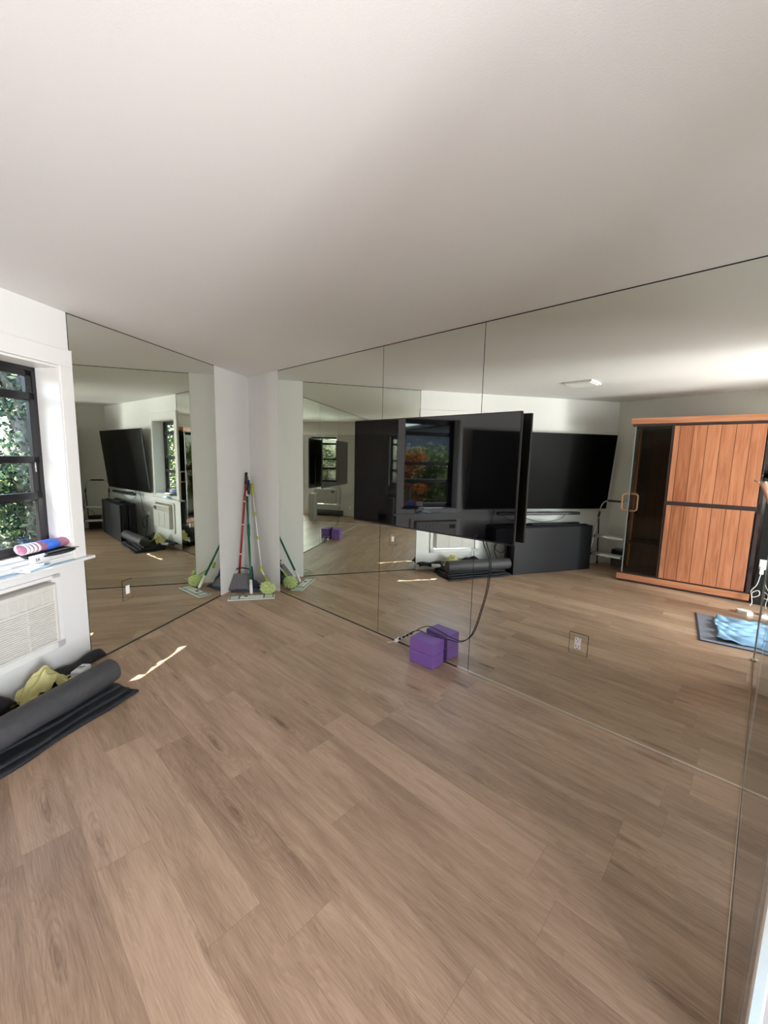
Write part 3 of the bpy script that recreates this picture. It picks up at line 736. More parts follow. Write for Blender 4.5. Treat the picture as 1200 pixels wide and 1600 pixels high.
# ------------------------------------------------------------------ standing gym mats
g0 = Vector((-2.398, -2.650)); g1 = Vector((-1.775, -3.82)); gu = (g1 - g0).normalized(); gn = Vector((gu.y, -gu.x))
if gn.x > 0: gn = -gn
gl = ['front black folding gym mat standing on edge below the tilted television', 'second black gym mat in the standing stack', 'third black gym mat in the standing stack', 'rearmost black gym mat against the wall']
for i in range(4):
    o = g0 + gu * (-.0 + (.0, .012, -.02, .03)[i]) + gn * (.001 + i * .068)
    e = empty('gym_mat', (o.x, o.y, 0.0), math.atan2(gu.y, gu.x) + (0, .004, -.004, .0)[i], gl[i], 'gym mat', 'standing black gym mats')
    loc = -1 if (gu.x * gn.y - gu.y * gn.x) < 0 else 1
    hh = (.645, .655, .635, .66)[i]; ll = (1.325, 1.29, 1.30, 1.25)[i]
    for k in range(2):
        b = MB('mat_'); y0 = loc * (k * .032 + .001); y1 = loc * (k * .032 + .030)
        b.box(0, ll, min(y0, y1), max(y0, y1), 0.001, hh - .006 * k, .008, 3); b.build('foam_panel', e)
    b = MB('mat_'); yy = sorted((loc * .004, loc * .058)); b.box(.01, ll - .01, yy[0], yy[1], hh - .012, hh + .002, .004); b.build('hinge_flap', e)
o = g0 + gu * .55 + gn * .12
e = empty('exercise_strap', (o.x, o.y, .664), math.atan2(gu.y, gu.x), label='flat black strap bundle lying on top of the standing mats', cat='strap')
b = MB('quilt'); b.box(-.22, .28, -.05, .05, 0, .018, .006); b.build('webbing', e)

# ------------------------------------------------------------------ step ladder
ld = empty('step_ladder', (-1.612, -4.10, 0), math.radians(3), label='silver two-step folding ladder with black grip beside the wooden cabin', cat='step ladder')
hw = .20
for sx in (-1, 1):
    b = MB('chrome'); b.tube([(sx * (hw + .035), .16, .012), (sx * (hw + .03), .12, .15), (sx * (hw - .005), -.06, .80)], .0105, 12); b.build('front_rail', ld)
    b = MB('blackp'); b.tube([(sx * hw, -.045, .74), (sx * (hw - .006), -.065, .82)], .016, 12); b.build('joint_sleeve', ld)
    b = MB('blackp'); b.tube([(sx * (hw + .035), .163, .0), (sx * (hw + .034), .155, .035)], .015, 10); b.build('rubber_foot', ld)
    b = MB('black'); b.tube([(sx * (hw - .01), -.04, .72), (sx * (hw + .0), -.16, .012)], .009, 10); b.build('rear_leg', ld)
    b = MB('blackp'); b.tube([(sx * hw, -.16, .0), (sx * hw, -.158, .03)], .013, 10); b.build('rubber_foot', ld)
b = MB('chrome'); b.tube(bez([(-hw + .005, -.06, .80), (-hw + .012, -.085, .90), (-hw + .05, -.10, .965), (-.10, -.105, .985)], 8), .0105, 12); b.build('top_loop', ld)
b = MB('chrome'); b.tube(bez([(hw - .005, -.06, .80), (hw - .012, -.085, .90), (hw - .05, -.10, .965), (.10, -.105, .985)], 8), .0105, 12); b.build('top_loop', ld)
b = MB('blackp'); b.tube([(-.11, -.105, .985), (.11, -.105, .985)], .015, 12); b.build('hand_grip', ld)
for z, y0, y1 in ((.215, -.02, .13), (.475, -.08, .06)):
    b = MB('alu', 'white')
    b.box(-hw + .005, hw - .005, y0, y1, z - .030, z, .004)
    for i in range(9): yy = y0 + .012 + i * (y1 - y0 - .02) / 9; b.box(-hw + .01, hw - .01, yy, yy + .005, z, z + .002)
    st = b.build('tread', ld)
    for s_ in (-1, 1):
        b = MB('blackp'); b.box(min(s_ * (hw + .012), s_ * (hw - .006)), max(s_ * (hw + .012), s_ * (hw - .006)), y0, y1, z - .034, z + .002, .003); b.build('end_cap', st)
sw = empty('subwoofer', (-1.50, -4.295, 0), AB, label='small black speaker box on the floor behind the step ladder', cat='speaker')
b = MB('blackp'); b.box(-.10, .10, -.085, .085, .008, .27, .008); b.build('cabinet', sw)
b = MB('black'); b.box(-.085, .085, .085, .091, .03, .25, .003); b.build('speaker_grille', sw)
for sx in (-.09, .09):
    b = MB('blackp'); b.lathe([(0, 0), (.012, 0), (.012, .009), (0, .009)], (sx, 0, 0), 12); b.build('foot', sw)
b = MB('blackp'); b.tube(bez([(.02, -.02, .27), (.03, -.03, .33), (.12, -.05, .39), (.17, -.05, .42)], 6), .004, 6); b.build('lead', sw)

# ------------------------------------------------------------------ wooden cabin (sauna)
sa0 = Vector((-1.348, -3.491)); sa1 = Vector((-.026, -3.594)); sau = (sa1 - sa0).normalized(); SW = (sa1 - sa0).length; SA = math.atan2(sau.y, sau.x)
SD = -.545
sn = empty('sauna_cabin', (sa0.x, sa0.y, 0), SA, label='cedar infrared cabin with boarded front and glass corner, seen in the mirror', cat='sauna')
b = MB('cedarh', 'brownm')
b.box(0, SW, SD, .0, .030, .105, .003); b.build('base_plinth', sn)
b = MB('brownm'); b.box(.03, SW - .02, SD + .02, -.02, 0.0, .034); b.box(.015, SW - .01, SD, -.012, .105, .122); b.build('plinth_recess', sn)
b = MB('cedarh'); b.box(0.0, SW + .01, SD, .010, 2.035, 2.105, .003); b.build('roof_cornice', sn)
b = MB('brownm'); b.box(.02, SW - .01, SD + .01, -.012, 2.008, 2.036); b.build('head_rail', sn)
GX = .435
ZT, ZB, ZM0, ZM1 = 2.008, .125, 1.055, 1.100
b = MB('brownm')
b.box(GX, GX + .03, -.045, -.010, ZB, ZT); b.box(GX, SW - .01, -.045, -.014, ZM0 - .03, ZM1 + .03)
b.box(SW - .035, SW, -.05, -.014, ZB, ZT); b.build('front_frame', sn)
b = MB('cedar'); b.box(GX + .026, SW - .045, -.030, -.004, ZM1 - .005, ZT - .006, .002); b.build('upper_front_panel', sn)
b = MB('cedar'); b.box(GX + .026, SW - .055, -.030, -.004, ZB, ZM0 - .01, .002); b.build('lower_front_panel', sn)
b = MB('dglass'); b.box(.062, GX, -.020, -.012, ZB - .003, ZT); b.build('front_pane', sn)
dr_ = empty('glass_door', (0, 0, 0), 0); dr_.parent = sn
b = MB('dglass'); b.box(.052, .060, SD + .14, -.018, ZB - .003, ZT); b.build('door_pane', dr_)
b = MB('grey'); b.box(.049, .062, -.022, -.008, ZB - .003, ZT); b.build('edge_seal', dr_)
for s_, nm in ((-1, 'outer'), (1, 'inner')):
    b = MB('handle', 'chrome'); x = .056
    xo = x + s_ * .085
    b.tube(bez([(x + s_ * .012, -.085, 1.150), (x + s_ * .055, -.085, 1.150), (xo, -.085, 1.125), (xo, -.085, 1.04), (xo, -.085, .955), (x + s_ * .055, -.085, .930), (x + s_ * .012, -.085, .930)], 6), .0125, 12)
    b.use('chrome'); b.tube([(x + s_ * .003, -.085, 1.15), (x + s_ * .014, -.085, 1.15)], .009, 10); b.tube([(x + s_ * .003, -.085, .93), (x + s_ * .014, -.085, .93)], .009, 10)
    b.build('door_handle', dr_)
b = MB('cedar'); b.box(.045, .075, SD, SD + .14, ZB, ZT); b.build('side_wall', sn)
b = MB('cedar'); b.box(SW - .03, SW - .004, SD, -.05, ZB, ZT); b.build('side_wall', sn)
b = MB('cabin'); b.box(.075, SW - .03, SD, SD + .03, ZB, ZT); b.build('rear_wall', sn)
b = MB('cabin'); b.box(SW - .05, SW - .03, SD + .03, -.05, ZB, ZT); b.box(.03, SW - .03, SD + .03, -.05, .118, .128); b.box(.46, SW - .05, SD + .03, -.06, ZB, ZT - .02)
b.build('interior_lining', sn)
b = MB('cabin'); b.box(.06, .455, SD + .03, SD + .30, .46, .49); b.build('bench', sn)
# box added in the black gap, adapter and red-brown chest to the right
bc = empty('storage_cabinet', (.20, -3.60, 0), SA, label='red-brown boarded cabinet to the right of the cedar cabin', cat='cabinet')
b = MB('redwood'); b.box(-.07, .50, -.30, 0, .06, 1.06, .003); b.build('body', bc)
b = MB('brownm'); b.box(-.07, .50, -.30, -.01, 0, .059); b.build('plinth', bc)
b = MB('brownm'); b.box(-.08, .51, -.31, .012, 1.061, 1.09, .003); b.build('cabinet_top', bc)
b = MB('redwood'); b.box(-.06, .21, 0, .018, .09, 1.03, .003); d1 = b.build('door', bc); b = MB('chrome'); b.tube([(.18, .018, .55), (.18, .04, .55)], .008, 10); b.build('knob', d1)
b = MB('redwood'); b.box(.22, .49, 0, .018, .09, 1.03, .003); d1 = b.build('door', bc); b = MB('chrome'); b.tube([(.25, .018, .55), (.25, .04, .55)], .008, 10); b.build('knob', d1)
b = MB('blackp'); b.box(-.002, .105, -3.72, -3.61, 0, 2.0, .003); o = tag(b.build('dark_gap_box'), 'tall black box added to fill the dark gap between cedar cabin and red-brown cabinet', 'filler')
ad = empty('power_adapter', (.052, -3.605, .46), 0, label='white adapter plugged in on the black gap box with looping white cord', cat='adapter')
b = MB('white'); b.box(-.035, .035, -.004, .018, -.05, .06, .004); b.build('plate', ad)
b = MB('white'); b.box(-.025, .01, .018, .055, -.10, -.02, .005); b.build('adapter', ad)
b = MB('white'); b.tube(bez([(-.01, .04, -.10), (-.03, .05, -.22), (-.07, .06, -.30), (-.05, .07, -.36), (.0, .07, -.33), (-.01, .07, -.28), (-.06, .07, -.32), (-.05, .08, -.42), (-.06, .12, -.453)], 8), .0042, 8); b.build('cord', ad)
def pod(x, y, label, rz=0):
    e = empty('floor_pod', (x, y, 0), rz, label, 'plastic foot', 'white pods on the floor beside the cabin')
    b = MB('white'); pts = [(.075, 0), (.04, .05), (-.04, .05), (-.075, 0), (-.04, -.05), (.04, -.05)]; b.prism(pts, 0, .028); b.prism([(p[0] * .93, p[1] * .93) for p in pts], .0275, .036); b.build('shell', e)
pod(-.045, -3.135, 'white hexagonal plastic pod on the floor in front of the cabin', .3)
pod(.145, -3.20, 'white plastic pod at the right edge by the red-brown cabinet', .1)

# ------------------------------------------------------------------ rug, towel
rg = empty('floor_rug', (-.352, -2.36, 0), math.radians(-8.0), label='grey low pile rug at the doorway under the blue towel', cat='rug')
b = MB('rug'); b.box(0.0, 1.05, -.405, .405, .001, .010, .003); b.build('pile', rg)
b = MB('ink'); b.box(-.006, 1.056, .396, .412, .0005, .008, .002); b.box(-.006, 1.056, -.412, -.396, .0005, .008, .002); b.box(-.012, .006, -.412, .412, .0005, .008, .002); b.build('border', rg)
tw = empty('bath_towel', (-.352, -2.36, .011), math.radians(-8.0), label='crumpled light blue towel spread over the grey rug', cat='towel')
b = MB('towel')
def twf(u, v):
    x = .115 + u * .85 + .03 * (1 - v) * (1 - u); y = -.355 + v * .70
    z = .004 + .020 * abs(math.sin(9 * x + 5 * math.sin(7 * y))) ** 2 + .014 * abs(math.sin(17 * y + 3 * math.sin(11 * x + 1))) + .004 * math.sin(31 * x) * math.sin(27 * y)
    return (x + .012 * math.sin(12 * y), y + .012 * math.sin(9 * x), max(.001, z))
b.sheet(70, 50, twf, .004); b.build('terry_cloth', tw)

# ------------------------------------------------------------------ clear panel
cp = empty('glass_partition', (.062, 0, 0), 0, label='clear frameless glass partition standing out from the mirror at right', cat='glass panel')
b = MB('clear', 'gedge')
b.box(-.003, .003, -1.79, -.008, .006, 2.05)
b.bm.normal_update()
for f in b.bm.faces:
    if abs(f.normal.x) < .5: f.material_index = 1
b.build('pane', cp)
b = MB('channel'); b.box(-.0045, .0045, -1.785, -.006, .0005, .006, .001); b.build('floor_channel', cp)
b = MB('gedge'); b.box(-.008, .008, -1.806, -1.790, .0, 2.05, .003); b.build('edge_profile', cp)
b = MB('channel'); b.lathe([(0, 0), (.022, 0), (.022, .012), (.012, .022), (0, .022)], (0, -1.80, 0), 16); b.build('floor_fitting', cp)

# ------------------------------------------------------------------ ceiling fitting
cf = empty('ceiling_light', (-1.665, -2.535, H), math.radians(2), label='square white ceiling light panel, switched off', cat='ceiling light')
b = MB('trim'); b.box(-.155, .155, -.150, .150, -.022, 0, .004); b.build('housing', cf)
b = MB('lampd'); b.box(-.132, .132, -.128, .128, -.028, -.020, .003); b.build('diffuser', cf)

# ------------------------------------------------------------------ cleaning tools in the corner
# lobby dustpan with red handle
top = Vector((-4.487, -.087, 1.335)); bot = Vector((-4.36, -.275, .13))
dp = empty('dustpan', (0, 0, 0), 0, label='long red-handled grey dustpan leaning in the corner', cat='dustpan')
b = MB('red'); b.tube([bot, top - (top - bot) * .10], .0125, 14); b.build('tube_handle', dp)
b = MB('blackp'); b.tube([top - (top - bot) * .11, top], [.014, .0155], 14); b.build('hand_grip', dp)
for k in (.22, .50, .72):
    p = bot + (top - bot) * k; b = MB('white'); b.tube([p - (top - bot).normalized() * .006, p + (top - bot).normalized() * .006], .0135, 14); b.build('clip_ring', dp)
pl, pr = Vector((-4.335, -.445, .012)), Vector((-4.135, -.245, .012))
inn = Vector((-.62, .62, 0)).normalized()
inn = Vector((-(pr - pl).y, (pr - pl).x, 0)).normalized()
b = MB('pan')
bl, br = pl + inn * .16 + (pr - pl) * .12, pr + inn * .16 - (pr - pl) * .12
th = Vector((0, 0, .004)); up = Vector((0, 0, 1))
b.hexa([pl, pr, br + up * .008, bl + up * .008], [pl + th, pr + th, br + up * .014, bl + up * .014])
b.hexa([bl, br, br - inn * .006, bl - inn * .006], [bl + up * .17 - inn * .05, br + up * .17 - inn * .05, br + up * .17 - inn * .056, bl + up * .17 - inn * .056])
b.hexa([pl, bl, bl - (pr - pl) * .02, pl - (pr - pl) * .02], [pl + up * .012, bl + up * .17 - inn * .05, bl + up * .17 - inn * .05 - (pr - pl) * .02, pl + up * .012 - (pr - pl) * .02])
b.hexa([pr, br, br + (pr - pl) * .02, pr + (pr - pl) * .02], [pr + up * .012, br + up * .17 - inn * .05, br + up * .17 - inn * .05 + (pr - pl) * .02, pr + up * .012 + (pr - pl) * .02])
# sloping hood between side edges
b.hexa([pl + up * .012, pr + up * .012, br + up * .165 - inn * .05, bl + up * .165 - inn * .05],
       [pl - inn * .005 + up * .014, pr - inn * .005 + up * .014, br + up * .172 - inn * .055, bl + up * .172 - inn * .055])
b.build('scoop', dp)
b = MB('blackp')
b.tube(bez([bl + up * .165 - inn * .05, bl + up * .205 + (br - bl) * .15, (bl + br) / 2 + up * .235 - inn * .04, br + up * .205 - (br - bl) * .15, br + up * .165 - inn * .05], 8), .008, 10)
b.tube([bot + Vector((0, 0, .05)), bot - Vector((0, 0, .02))], .017, 12); b.build('yoke', dp)
# flat mop, green handle
def pv(x, y, z): return Vector((x, y, z))
mj = pv(-4.005, -.318, .045); mt = pv(-4.545, -.058, 1.165)
mo = empty('flat_mop', (0, 0, 0), 0, label='green-handled flat mop with white striped pad on the floor', cat='mop')
d_ = (mt - mj)
b = MB('green'); b.tube([mj + d_ * .10, mj + d_ * .55], .0125, 14); b.tube([mj + d_ * .54, mt - d_ * .10], .0105, 14); b.tube([mj + d_ * .52, mj + d_ * .62], .016, 14); b.build('tube_handle', mo)
b = MB('white'); b.tube([mt - d_ * .10, mt - d_ * .04], .012, 12); b.build('label_sleeve', mo)
b = MB('navy'); b.tube([mt - d_ * .045, mt], .014, 12); b.build('hand_grip', mo)
b = MB('white'); b.tube([mj - Vector((0, 0, .014)), mj, mj + d_ * .11], [.014, .017, .015], 12); b.build('swivel_joint', mo)
plc = Vector((-4.035, -.578, 0)); prc = Vector((-3.765, -.178, 0)); pu = (prc - plc).normalized(); pn = Vector((-pu.y, pu.x, 0)); PLn = (prc - plc).length
pd = empty('pad_assembly', tuple((plc + prc) / 2 + pn * .068), math.atan2(pu.y, pu.x)); pd.parent = mo
b = MB('padw'); b.box(-PLn / 2, PLn / 2, -.068, .068, .0, .014, .006, 3); b.build('cloth_pad', pd)
b = MB('padg')
for a0, a1, c0, c1 in ((-PLn / 2 + .012, PLn / 2 - .012, -.058, -.050), (-PLn / 2 + .012, PLn / 2 - .012, .050, .058), (-PLn / 2 + .012, -PLn / 2 + .022, -.058, .058), (PLn / 2 - .022, PLn / 2 - .012, -.058, .058), (-.135, -.122, -.058, .058), (.122, .135, -.058, .058)):
    b.box(a0, a1, c0, c1, .0125, .0155)
b.build('green_stripes', pd)
b = MB('white'); b.box(-.115, .115, -.035, .035, .0145, .021, .002); b.build('carrier_plate', pd)
b = MB('padg'); b.lathe([(0, .021), (.02, .021), (.02, .024), (0, .024)], (-.06, 0, 0), 14, Matrix.Diagonal((1, 1, 1, 1))); b.build('green_badge', pd)
# navy broom with pale tube
nb, nt_ = pv(-4.20, -.205, .10), pv(-4.548, -.035, 1.275)
br_ = empty('push_broom', (0, 0, 0), 0, label='navy broom with pale tube standing behind the green mop', cat='broom')
d_ = nt_ - nb
b = MB('palegreen'); b.tube([nb + d_ * .12, nt_ - d_ * .16], .0095, 12); b.build('tube_handle', br_)
b = MB('navy'); b.tube([nt_ - d_ * .17, nt_ - d_ * .03], .016, 12); b.build('hand_grip', br_)
b = MB('pan'); b.tube(bez([nt_ - d_ * .03, nt_ + Vector((-.0, .0, .012)), nt_ + Vector((.012, -.014, .0)), nt_ - d_ * .03 + Vector((.012, -.012, 0))], 6), .004, 8); b.build('hanging_loop', br_)
b = MB('navy'); b.tube([nb + d_ * .14, nb], [.018, .026], 14)
b.hexa([(-4.29, -.315, .0), (-4.12, -.10, .0), (-4.15, -.075, .0), (-4.32, -.29, .0)], [(-4.245, -.255, .115), (-4.17, -.165, .115), (-4.18, -.157, .115), (-4.255, -.247, .115)])
b.build('brush_block', br_)
b = MB('navy'); b.hexa([(-4.27, -.43, .002), (-4.06, -.17, .002), (-4.10, -.14, .002), (-4.30, -.40, .002)], [(-4.25, -.38, .035), (-4.09, -.18, .035), (-4.12, -.16, .035), (-4.28, -.36, .035)]); b.build('bristle_skirt', br_)
# lime telescopic duster
l0, l1, l2 = pv(-3.975, -.135, .13), pv(-4.135, -.115, .235), pv(-4.500, -.016, 1.200)
du = empty('telescopic_duster', (0, 0, 0), 0, label='lime and white telescopic duster with fuzzy head', cat='duster')
d_ = l2 - l1
b = MB('white'); b.tube([l1, l2 - d_ * .12], .0075, 12); b.build('tube_handle', du)
b = MB('lime'); b.tube([l2 - d_ * .135, l2], .0145, 14); b.build('hand_grip', du)
for k in (.36, .64):
    b = MB('lime'); p = l1 + d_ * k; b.tube([p - d_.normalized() * .02, p + d_.normalized() * .02], .0135, 12); b.build('collar', du)
b = MB('lime'); b.tube([l1 - (l1 - l0) * .95, l1 - (l1 - l0) * .45], .009, 10); b.build('neck_grip', du)
b = MB('lime'); b.tube([l1 - Vector((0, 0, .03)), l1 + d_ * .04], .017, 12); b.build('elbow', du)
b = MB('white'); b.tube([l1 - (l1 - l0) * .5, l1], .007, 10); b.build('neck', du)
b = MB('fuzz')
hc = Vector((-3.955, -.150, .075)); rn = random.Random(5)
b.ball(hc, .075, .060, .052, 18, .12)
for i in range(420):
    t = rn.uniform(0, 2 * PI); z = rn.uniform(-1, 1); q = math.sqrt(1 - z * z)
    n_ = Vector((q * math.cos(t), q * math.sin(t), z)); p = hc + Vector((n_.x * .075, n_.y * .060, n_.z * .052))
    if p.z < .022: continue
    e_ = p + n_ * .016 + Vector((rn.uniform(-.01, .01), rn.uniform(-.01, .01), rn.uniform(-.01, .006)))
    b.tube([p - n_ * .006, (p + e_) / 2 + Vector((0, 0, .003)), e_], [.005, .0052, .0025], 5)
b.build('fuzzy_head', du)

# ------------------------------------------------------------------ photographer (only the hand with the phone shows in the mirror)
O = Vector((0, -2.48945, 1.53778))
FW = Vector((-.67816287, .72322777, -.13052478)); RT = Vector((.72728941, .68597272, .02217083)); UP = Vector((-.10557099, .07989386, .99119712))
ph = empty('mobile_phone', tuple(O - FW * .012 - RT * .028 - UP * .052), 0, label='blue-cased phone held up by the photographer at the right edge of the mirror', cat='phone')
ph.rotation_euler = Matrix((RT, -FW, UP)).transposed().to_euler()
b = MB('phonec'); b.box(-.039, .039, -.0005, .0095, -.080, .080, .004, 3); b.build('case', ph)
b = MB('screen'); b.box(-.036, .036, .0095, .0105, -.077, .077, .001); b.build('screen', ph)
b = MB('blackp'); b.box(-.002, .036, -.0035, -.0005, .040, .077, .001); cm = b.build('camera_bump', ph)
for q in ((.006, .066), (.006, .050), (.026, .058)):
    b = MB('screen'); b.lathe([(0, 0), (.006, 0), (.006, .001), (0, .001)], (0, 0, 0), 14, Matrix.Translation((q[0], -.0035, q[1])) @ Matrix.Rotation(PI / 2, 4, 'X')); b.build('lens', cm)

def skin_body(name, verts, edges, radii, root, mt, parent=None, sub=2):
    me = bpy.data.meshes.new(name); me.from_pydata([tuple(v) for v in verts], edges, []); me.materials.append(M[mt])
    o = bpy.data.objects.new(name, me); COL.objects.link(o)
    if parent: o.parent = parent
    md = o.modifiers.new('Skin', 'SKIN'); md.use_smooth_shade = True; md.branch_smoothing = .4
    for i, d in enumerate(me.skin_vertices[0].data):
        r = radii[i]; d.radius = r if isinstance(r, tuple) else (r, r); d.use_root = (i == root)
    sbm = o.modifiers.new('Sub', 'SUBSURF'); sbm.levels = sub; sbm.render_levels = sub
    return o
pf = Vector((-.684, .729, 0)); pleft = Vector((-.729, -.684, 0))
PB = Vector((.36, -2.86, 0))          # centre of the standing person
def pp(f, l, z): q = PB + pf * f + pleft * l; return Vector((q.x, q.y, z))
V = [pp(0, 0, .93), pp(0, 0, 1.08), pp(.01, 0, 1.24), pp(0, 0, 1.40), pp(0, 0, 1.47), pp(.01, 0, 1.53), pp(.03, 0, 1.60), pp(.03, 0, 1.68),   # 0-7 pelvis .. head
     pp(0, .17, 1.40), Vector((.085, -2.74, 1.13)), Vector((.012, -2.562, 1.262)), Vector((-.012, -2.548, 1.340)), Vector((-.040, -2.540, 1.382)),  # 8-12 left arm -> palm
     pp(0, -.17, 1.40), pp(.10, -.24, 1.14), pp(.30, -.13, 1.32), pp(.36, -.10, 1.37),                                          # 13-16 right arm -> palm
     pp(0, .09, .86), pp(.02, .10, .50), pp(-.01, .10, .09), pp(.12, .11, .035),
     pp(0, -.09, .86), pp(.02, -.10, .50), pp(-.01, -.10, .09), pp(.12, -.11, .035)]
Ed = [(0, 1), (1, 2), (2, 3), (3, 4), (4, 5), (5, 6), (6, 7), (3, 8), (8, 9), (9, 10), (10, 11), (11, 12), (3, 13), (13, 14), (14, 15), (15, 16),
      (0, 17), (17, 18), (18, 19), (19, 20), (0, 21), (21, 22), (22, 23), (23, 24)]
Rd = [.135, .115, .13, .12, .055, .055, .085, .075, .055, .040, .026, (.030, .018), (.034, .015), .055, .040, .026, (.034, .016), .085, .055, .038, .03, .085, .055, .038, .03]
# fingers of the left hand curl round the phone's left edge
def finger(base, pts, rads, at):
    last = at
    for p, r in zip(pts, rads):
        V.append(Vector(p)); Rd.append(r); Ed.append((last, len(V) - 1)); last = len(V) - 1
LE = O - FW * .014 - RT * .069        # left edge line of the phone
HP = V[12]
finger(None, [HP + Vector((-.022, .002, .012)), HP + Vector((-.045, .004, .024)), HP + Vector((-.062, .006, .036))], [.0098, .0088, .0072], 12)
for k, (dz, ln) in enumerate(((-.084, 1.0), (-.104, .97), (-.122, .9), (-.137, .78))):
    p0 = LE + UP * dz - RT * .006
    finger(None, [p0 - RT * .014 * ln - FW * .028, p0 - RT * .014 + FW * .003, p0 + RT * .012 + FW * .014, p0 + RT * .030 * ln + FW * .013], [.0095, .0088, .0082, .007], 12)
# right hand fingers, bent towards the phone
RH = V[16]
for k in range(4):
    s0 = RH + UP * (.03 - .02 * k) + pf * .03
    finger(None, [s0, s0 + pf * .035 + pleft * .012, s0 + pf * .045 + pleft * .035], [.010, .009, .0078], 16)
finger(None, [RH + UP * .035 + pleft * .02, RH + UP * .055 + pleft * .045 + pf * .015], [.011, .009], 16)
psn = skin_body('person', V, Ed, Rd, 0, 'skin')
tag(psn, 'person holding up a phone, only a raised hand and forearm showing in the mirror', 'person')
b = MB('skin'); hc_ = pp(.035, 0, 1.625); b.ball(hc_ + pf * .082 - UP * .005, .012, .012, .022, 10); b.build('nose', psn)
for s_ in (-1, 1): b = MB('skin'); b.ball(hc_ + pleft * .078 * s_, .012, .012, .03, 10); b.build('ear', psn)
b = MB('hair'); b.ball(hc_ - pf * .015 + Vector((0, 0, .045)), .095, .095, .095, 18, .05); b.build('hair', psn)
for s_ in (-1, 1): b = MB('ink'); b.ball(hc_ + pf * .078 + pleft * .03 * s_ + Vector((0, 0, .012)), .009, .009, .006, 8); b.build('eye', psn)
b = MB('red'); b.ball(hc_ + pf * .077 - Vector((0, 0, .045)), .014, .014, .005, 8); b.build('mouth', psn)
skin_body('shirt', [V[0], V[1], V[2], V[3], V[8], V[8].lerp(V[9], .5), V[13], V[13].lerp(V[14], .5)], [(0, 1), (1, 2), (2, 3), (3, 4), (4, 5), (3, 6), (6, 7)], [.150, .130, .145, .125, .07, .058, .07, .058], 0, 'shirt', psn)
skin_body('shorts', [V[0], V[17], V[17].lerp(V[18], .8), V[21], V[21].lerp(V[22], .8)], [(0, 1), (1, 2), (0, 3), (3, 4)], [.15, .10, .085, .10, .085], 0, 'shorts', psn)

# ------------------------------------------------------------------ garden outside the window
b = MB('ground'); b.box(-30, 25, -30, 20, -.45, -.22)
g_ = b.build('ground'); struct(g_, 'garden soil outside')
b = MB('stucco', 'trim'); 
nbh = empty('neighbour_house', (-9.0, -12.5, -.25), .5, label='blue grey stuccoed house beyond the shrubs', cat='house')
b = MB('stucco'); b.box(-3.0, 3.0, -2, 1.2, 0, 3.0); b.build('wall', nbh)
b = MB('black'); b.box(-3.3, 3.3, -2.3, 1.6, 3.0, 3.12); b.build('roof', nbh)
f = MB('trim'); f.box(-1.6, .2, 1.2, 1.24, 1.0, 2.3, .01); f = f.build('window', nbh); q = MB('screen'); q.box(-1.52, .12, 1.24, 1.245, 1.08, 2.22); q.build('pane', f)

def leaves(e, name, n, fn, size, mt, seed, droop=.3, parent=None):
    rn = random.Random(seed); vs = []; fs = []; tv_ = []
    for i in range(n):
        p = Vector(fn(rn)); a = rn.uniform(0, 2 * PI); el = rn.uniform(-.9, .6) - droop
        d = Vector((math.cos(a) * math.cos(el), math.sin(a) * math.cos(el), math.sin(el)))
        s_ = d.cross(Vector((rn.uniform(-1, 1), rn.uniform(-1, 1), rn.uniform(-.2, 1)))).normalized()
        L = size * rn.uniform(.6, 1.3); w = L * rn.uniform(.18, .30); k = len(vs)
        nn = d.cross(s_) * L * .08
        vs += [p, p + d * L * .5 + s_ * w + nn, p + d * L, p + d * L * .5 - s_ * w + nn]; fs.append((k, k + 1, k + 2, k + 3)); tv_ += [rn.random()] * 4
    me = bpy.data.meshes.new(name); me.from_pydata([tuple(v) for v in vs], [], fs)
    at = me.attributes.new('tint', 'FLOAT', 'POINT'); at.data.foreach_set('value', tv_)
    me.materials.append(M[mt]); o = bpy.data.objects.new(name, me); COL.objects.link(o); o.parent = e; return o
def tree(name, x, y, h, r, n, size, mt, seed, label, base=.3, group='shrubs and trees outside the window', trunk=.05, cat='shrub'):
    e = empty(name, (x, y, -.22), 0, label, cat, group)
    rn = random.Random(seed)
    cl = [(rn.uniform(-1, 1) * r * .75, rn.uniform(-1, 1) * r * .75, base + rn.uniform(0, 1) ** .8 * (h - base)) for _ in range(max(10, int(22 * r * h / 2)))]
    def fn(q):
        c = q.choice(cl); k = r * .34
        return (c[0] + q.gauss(0, k), c[1] + q.gauss(0, k), max(.03, c[2] + q.gauss(0, k * .9)))
    leaves(e, 'foliage', n, fn, size, mt, seed)
    b = MB('bark'); b.tube([(0, 0, 0), (.03, .02, h * .4), (-.02, .05, h * .8)], [trunk, trunk * .8, trunk * .3], 10)
    for i in range(5):
        a = i * 1.3; b.tube([(0.02, .02, h * (.25 + .1 * i)), (math.cos(a) * r * .5, math.sin(a) * r * .5, h * (.45 + .1 * i))], [trunk * .5, trunk * .15], 6)
    b.build('trunk', e); return e
tree('garden_tree', -6.5, -1.9, 3.6, .60, 15000, .075, 'leafd', 11, 'dark leafy tree straight outside the window with pale trunk', trunk=.11, cat='tree')
tree('garden_shrub', -5.3, -1.0, 1.75, .50, 11000, .055, 'leaf', 12, 'bright green shrub close to the window at right')
tree('garden_shrub', -5.5, -2.8, 1.6, .50, 11000, .055, 'leaf', 13, 'fresh green shrub low outside the window')
tree('garden_tree', -8.3, -.1, 4.6, .95, 14000, .10, 'leafd', 14, 'tall dark tree at the back right of the garden', trunk=.16, cat='tree')
tree('garden_tree', -8.8, -3.2, 4.2, 1.0, 14000, .10, 'leaf', 15, 'tall dark tree at the back of the garden', trunk=.14, cat='tree')
tree('garden_shrub', -5.5, -5.3, 1.75, .60, 12000, .07, 'leaf', 16, 'rounded green shrub seen in the television reflection')
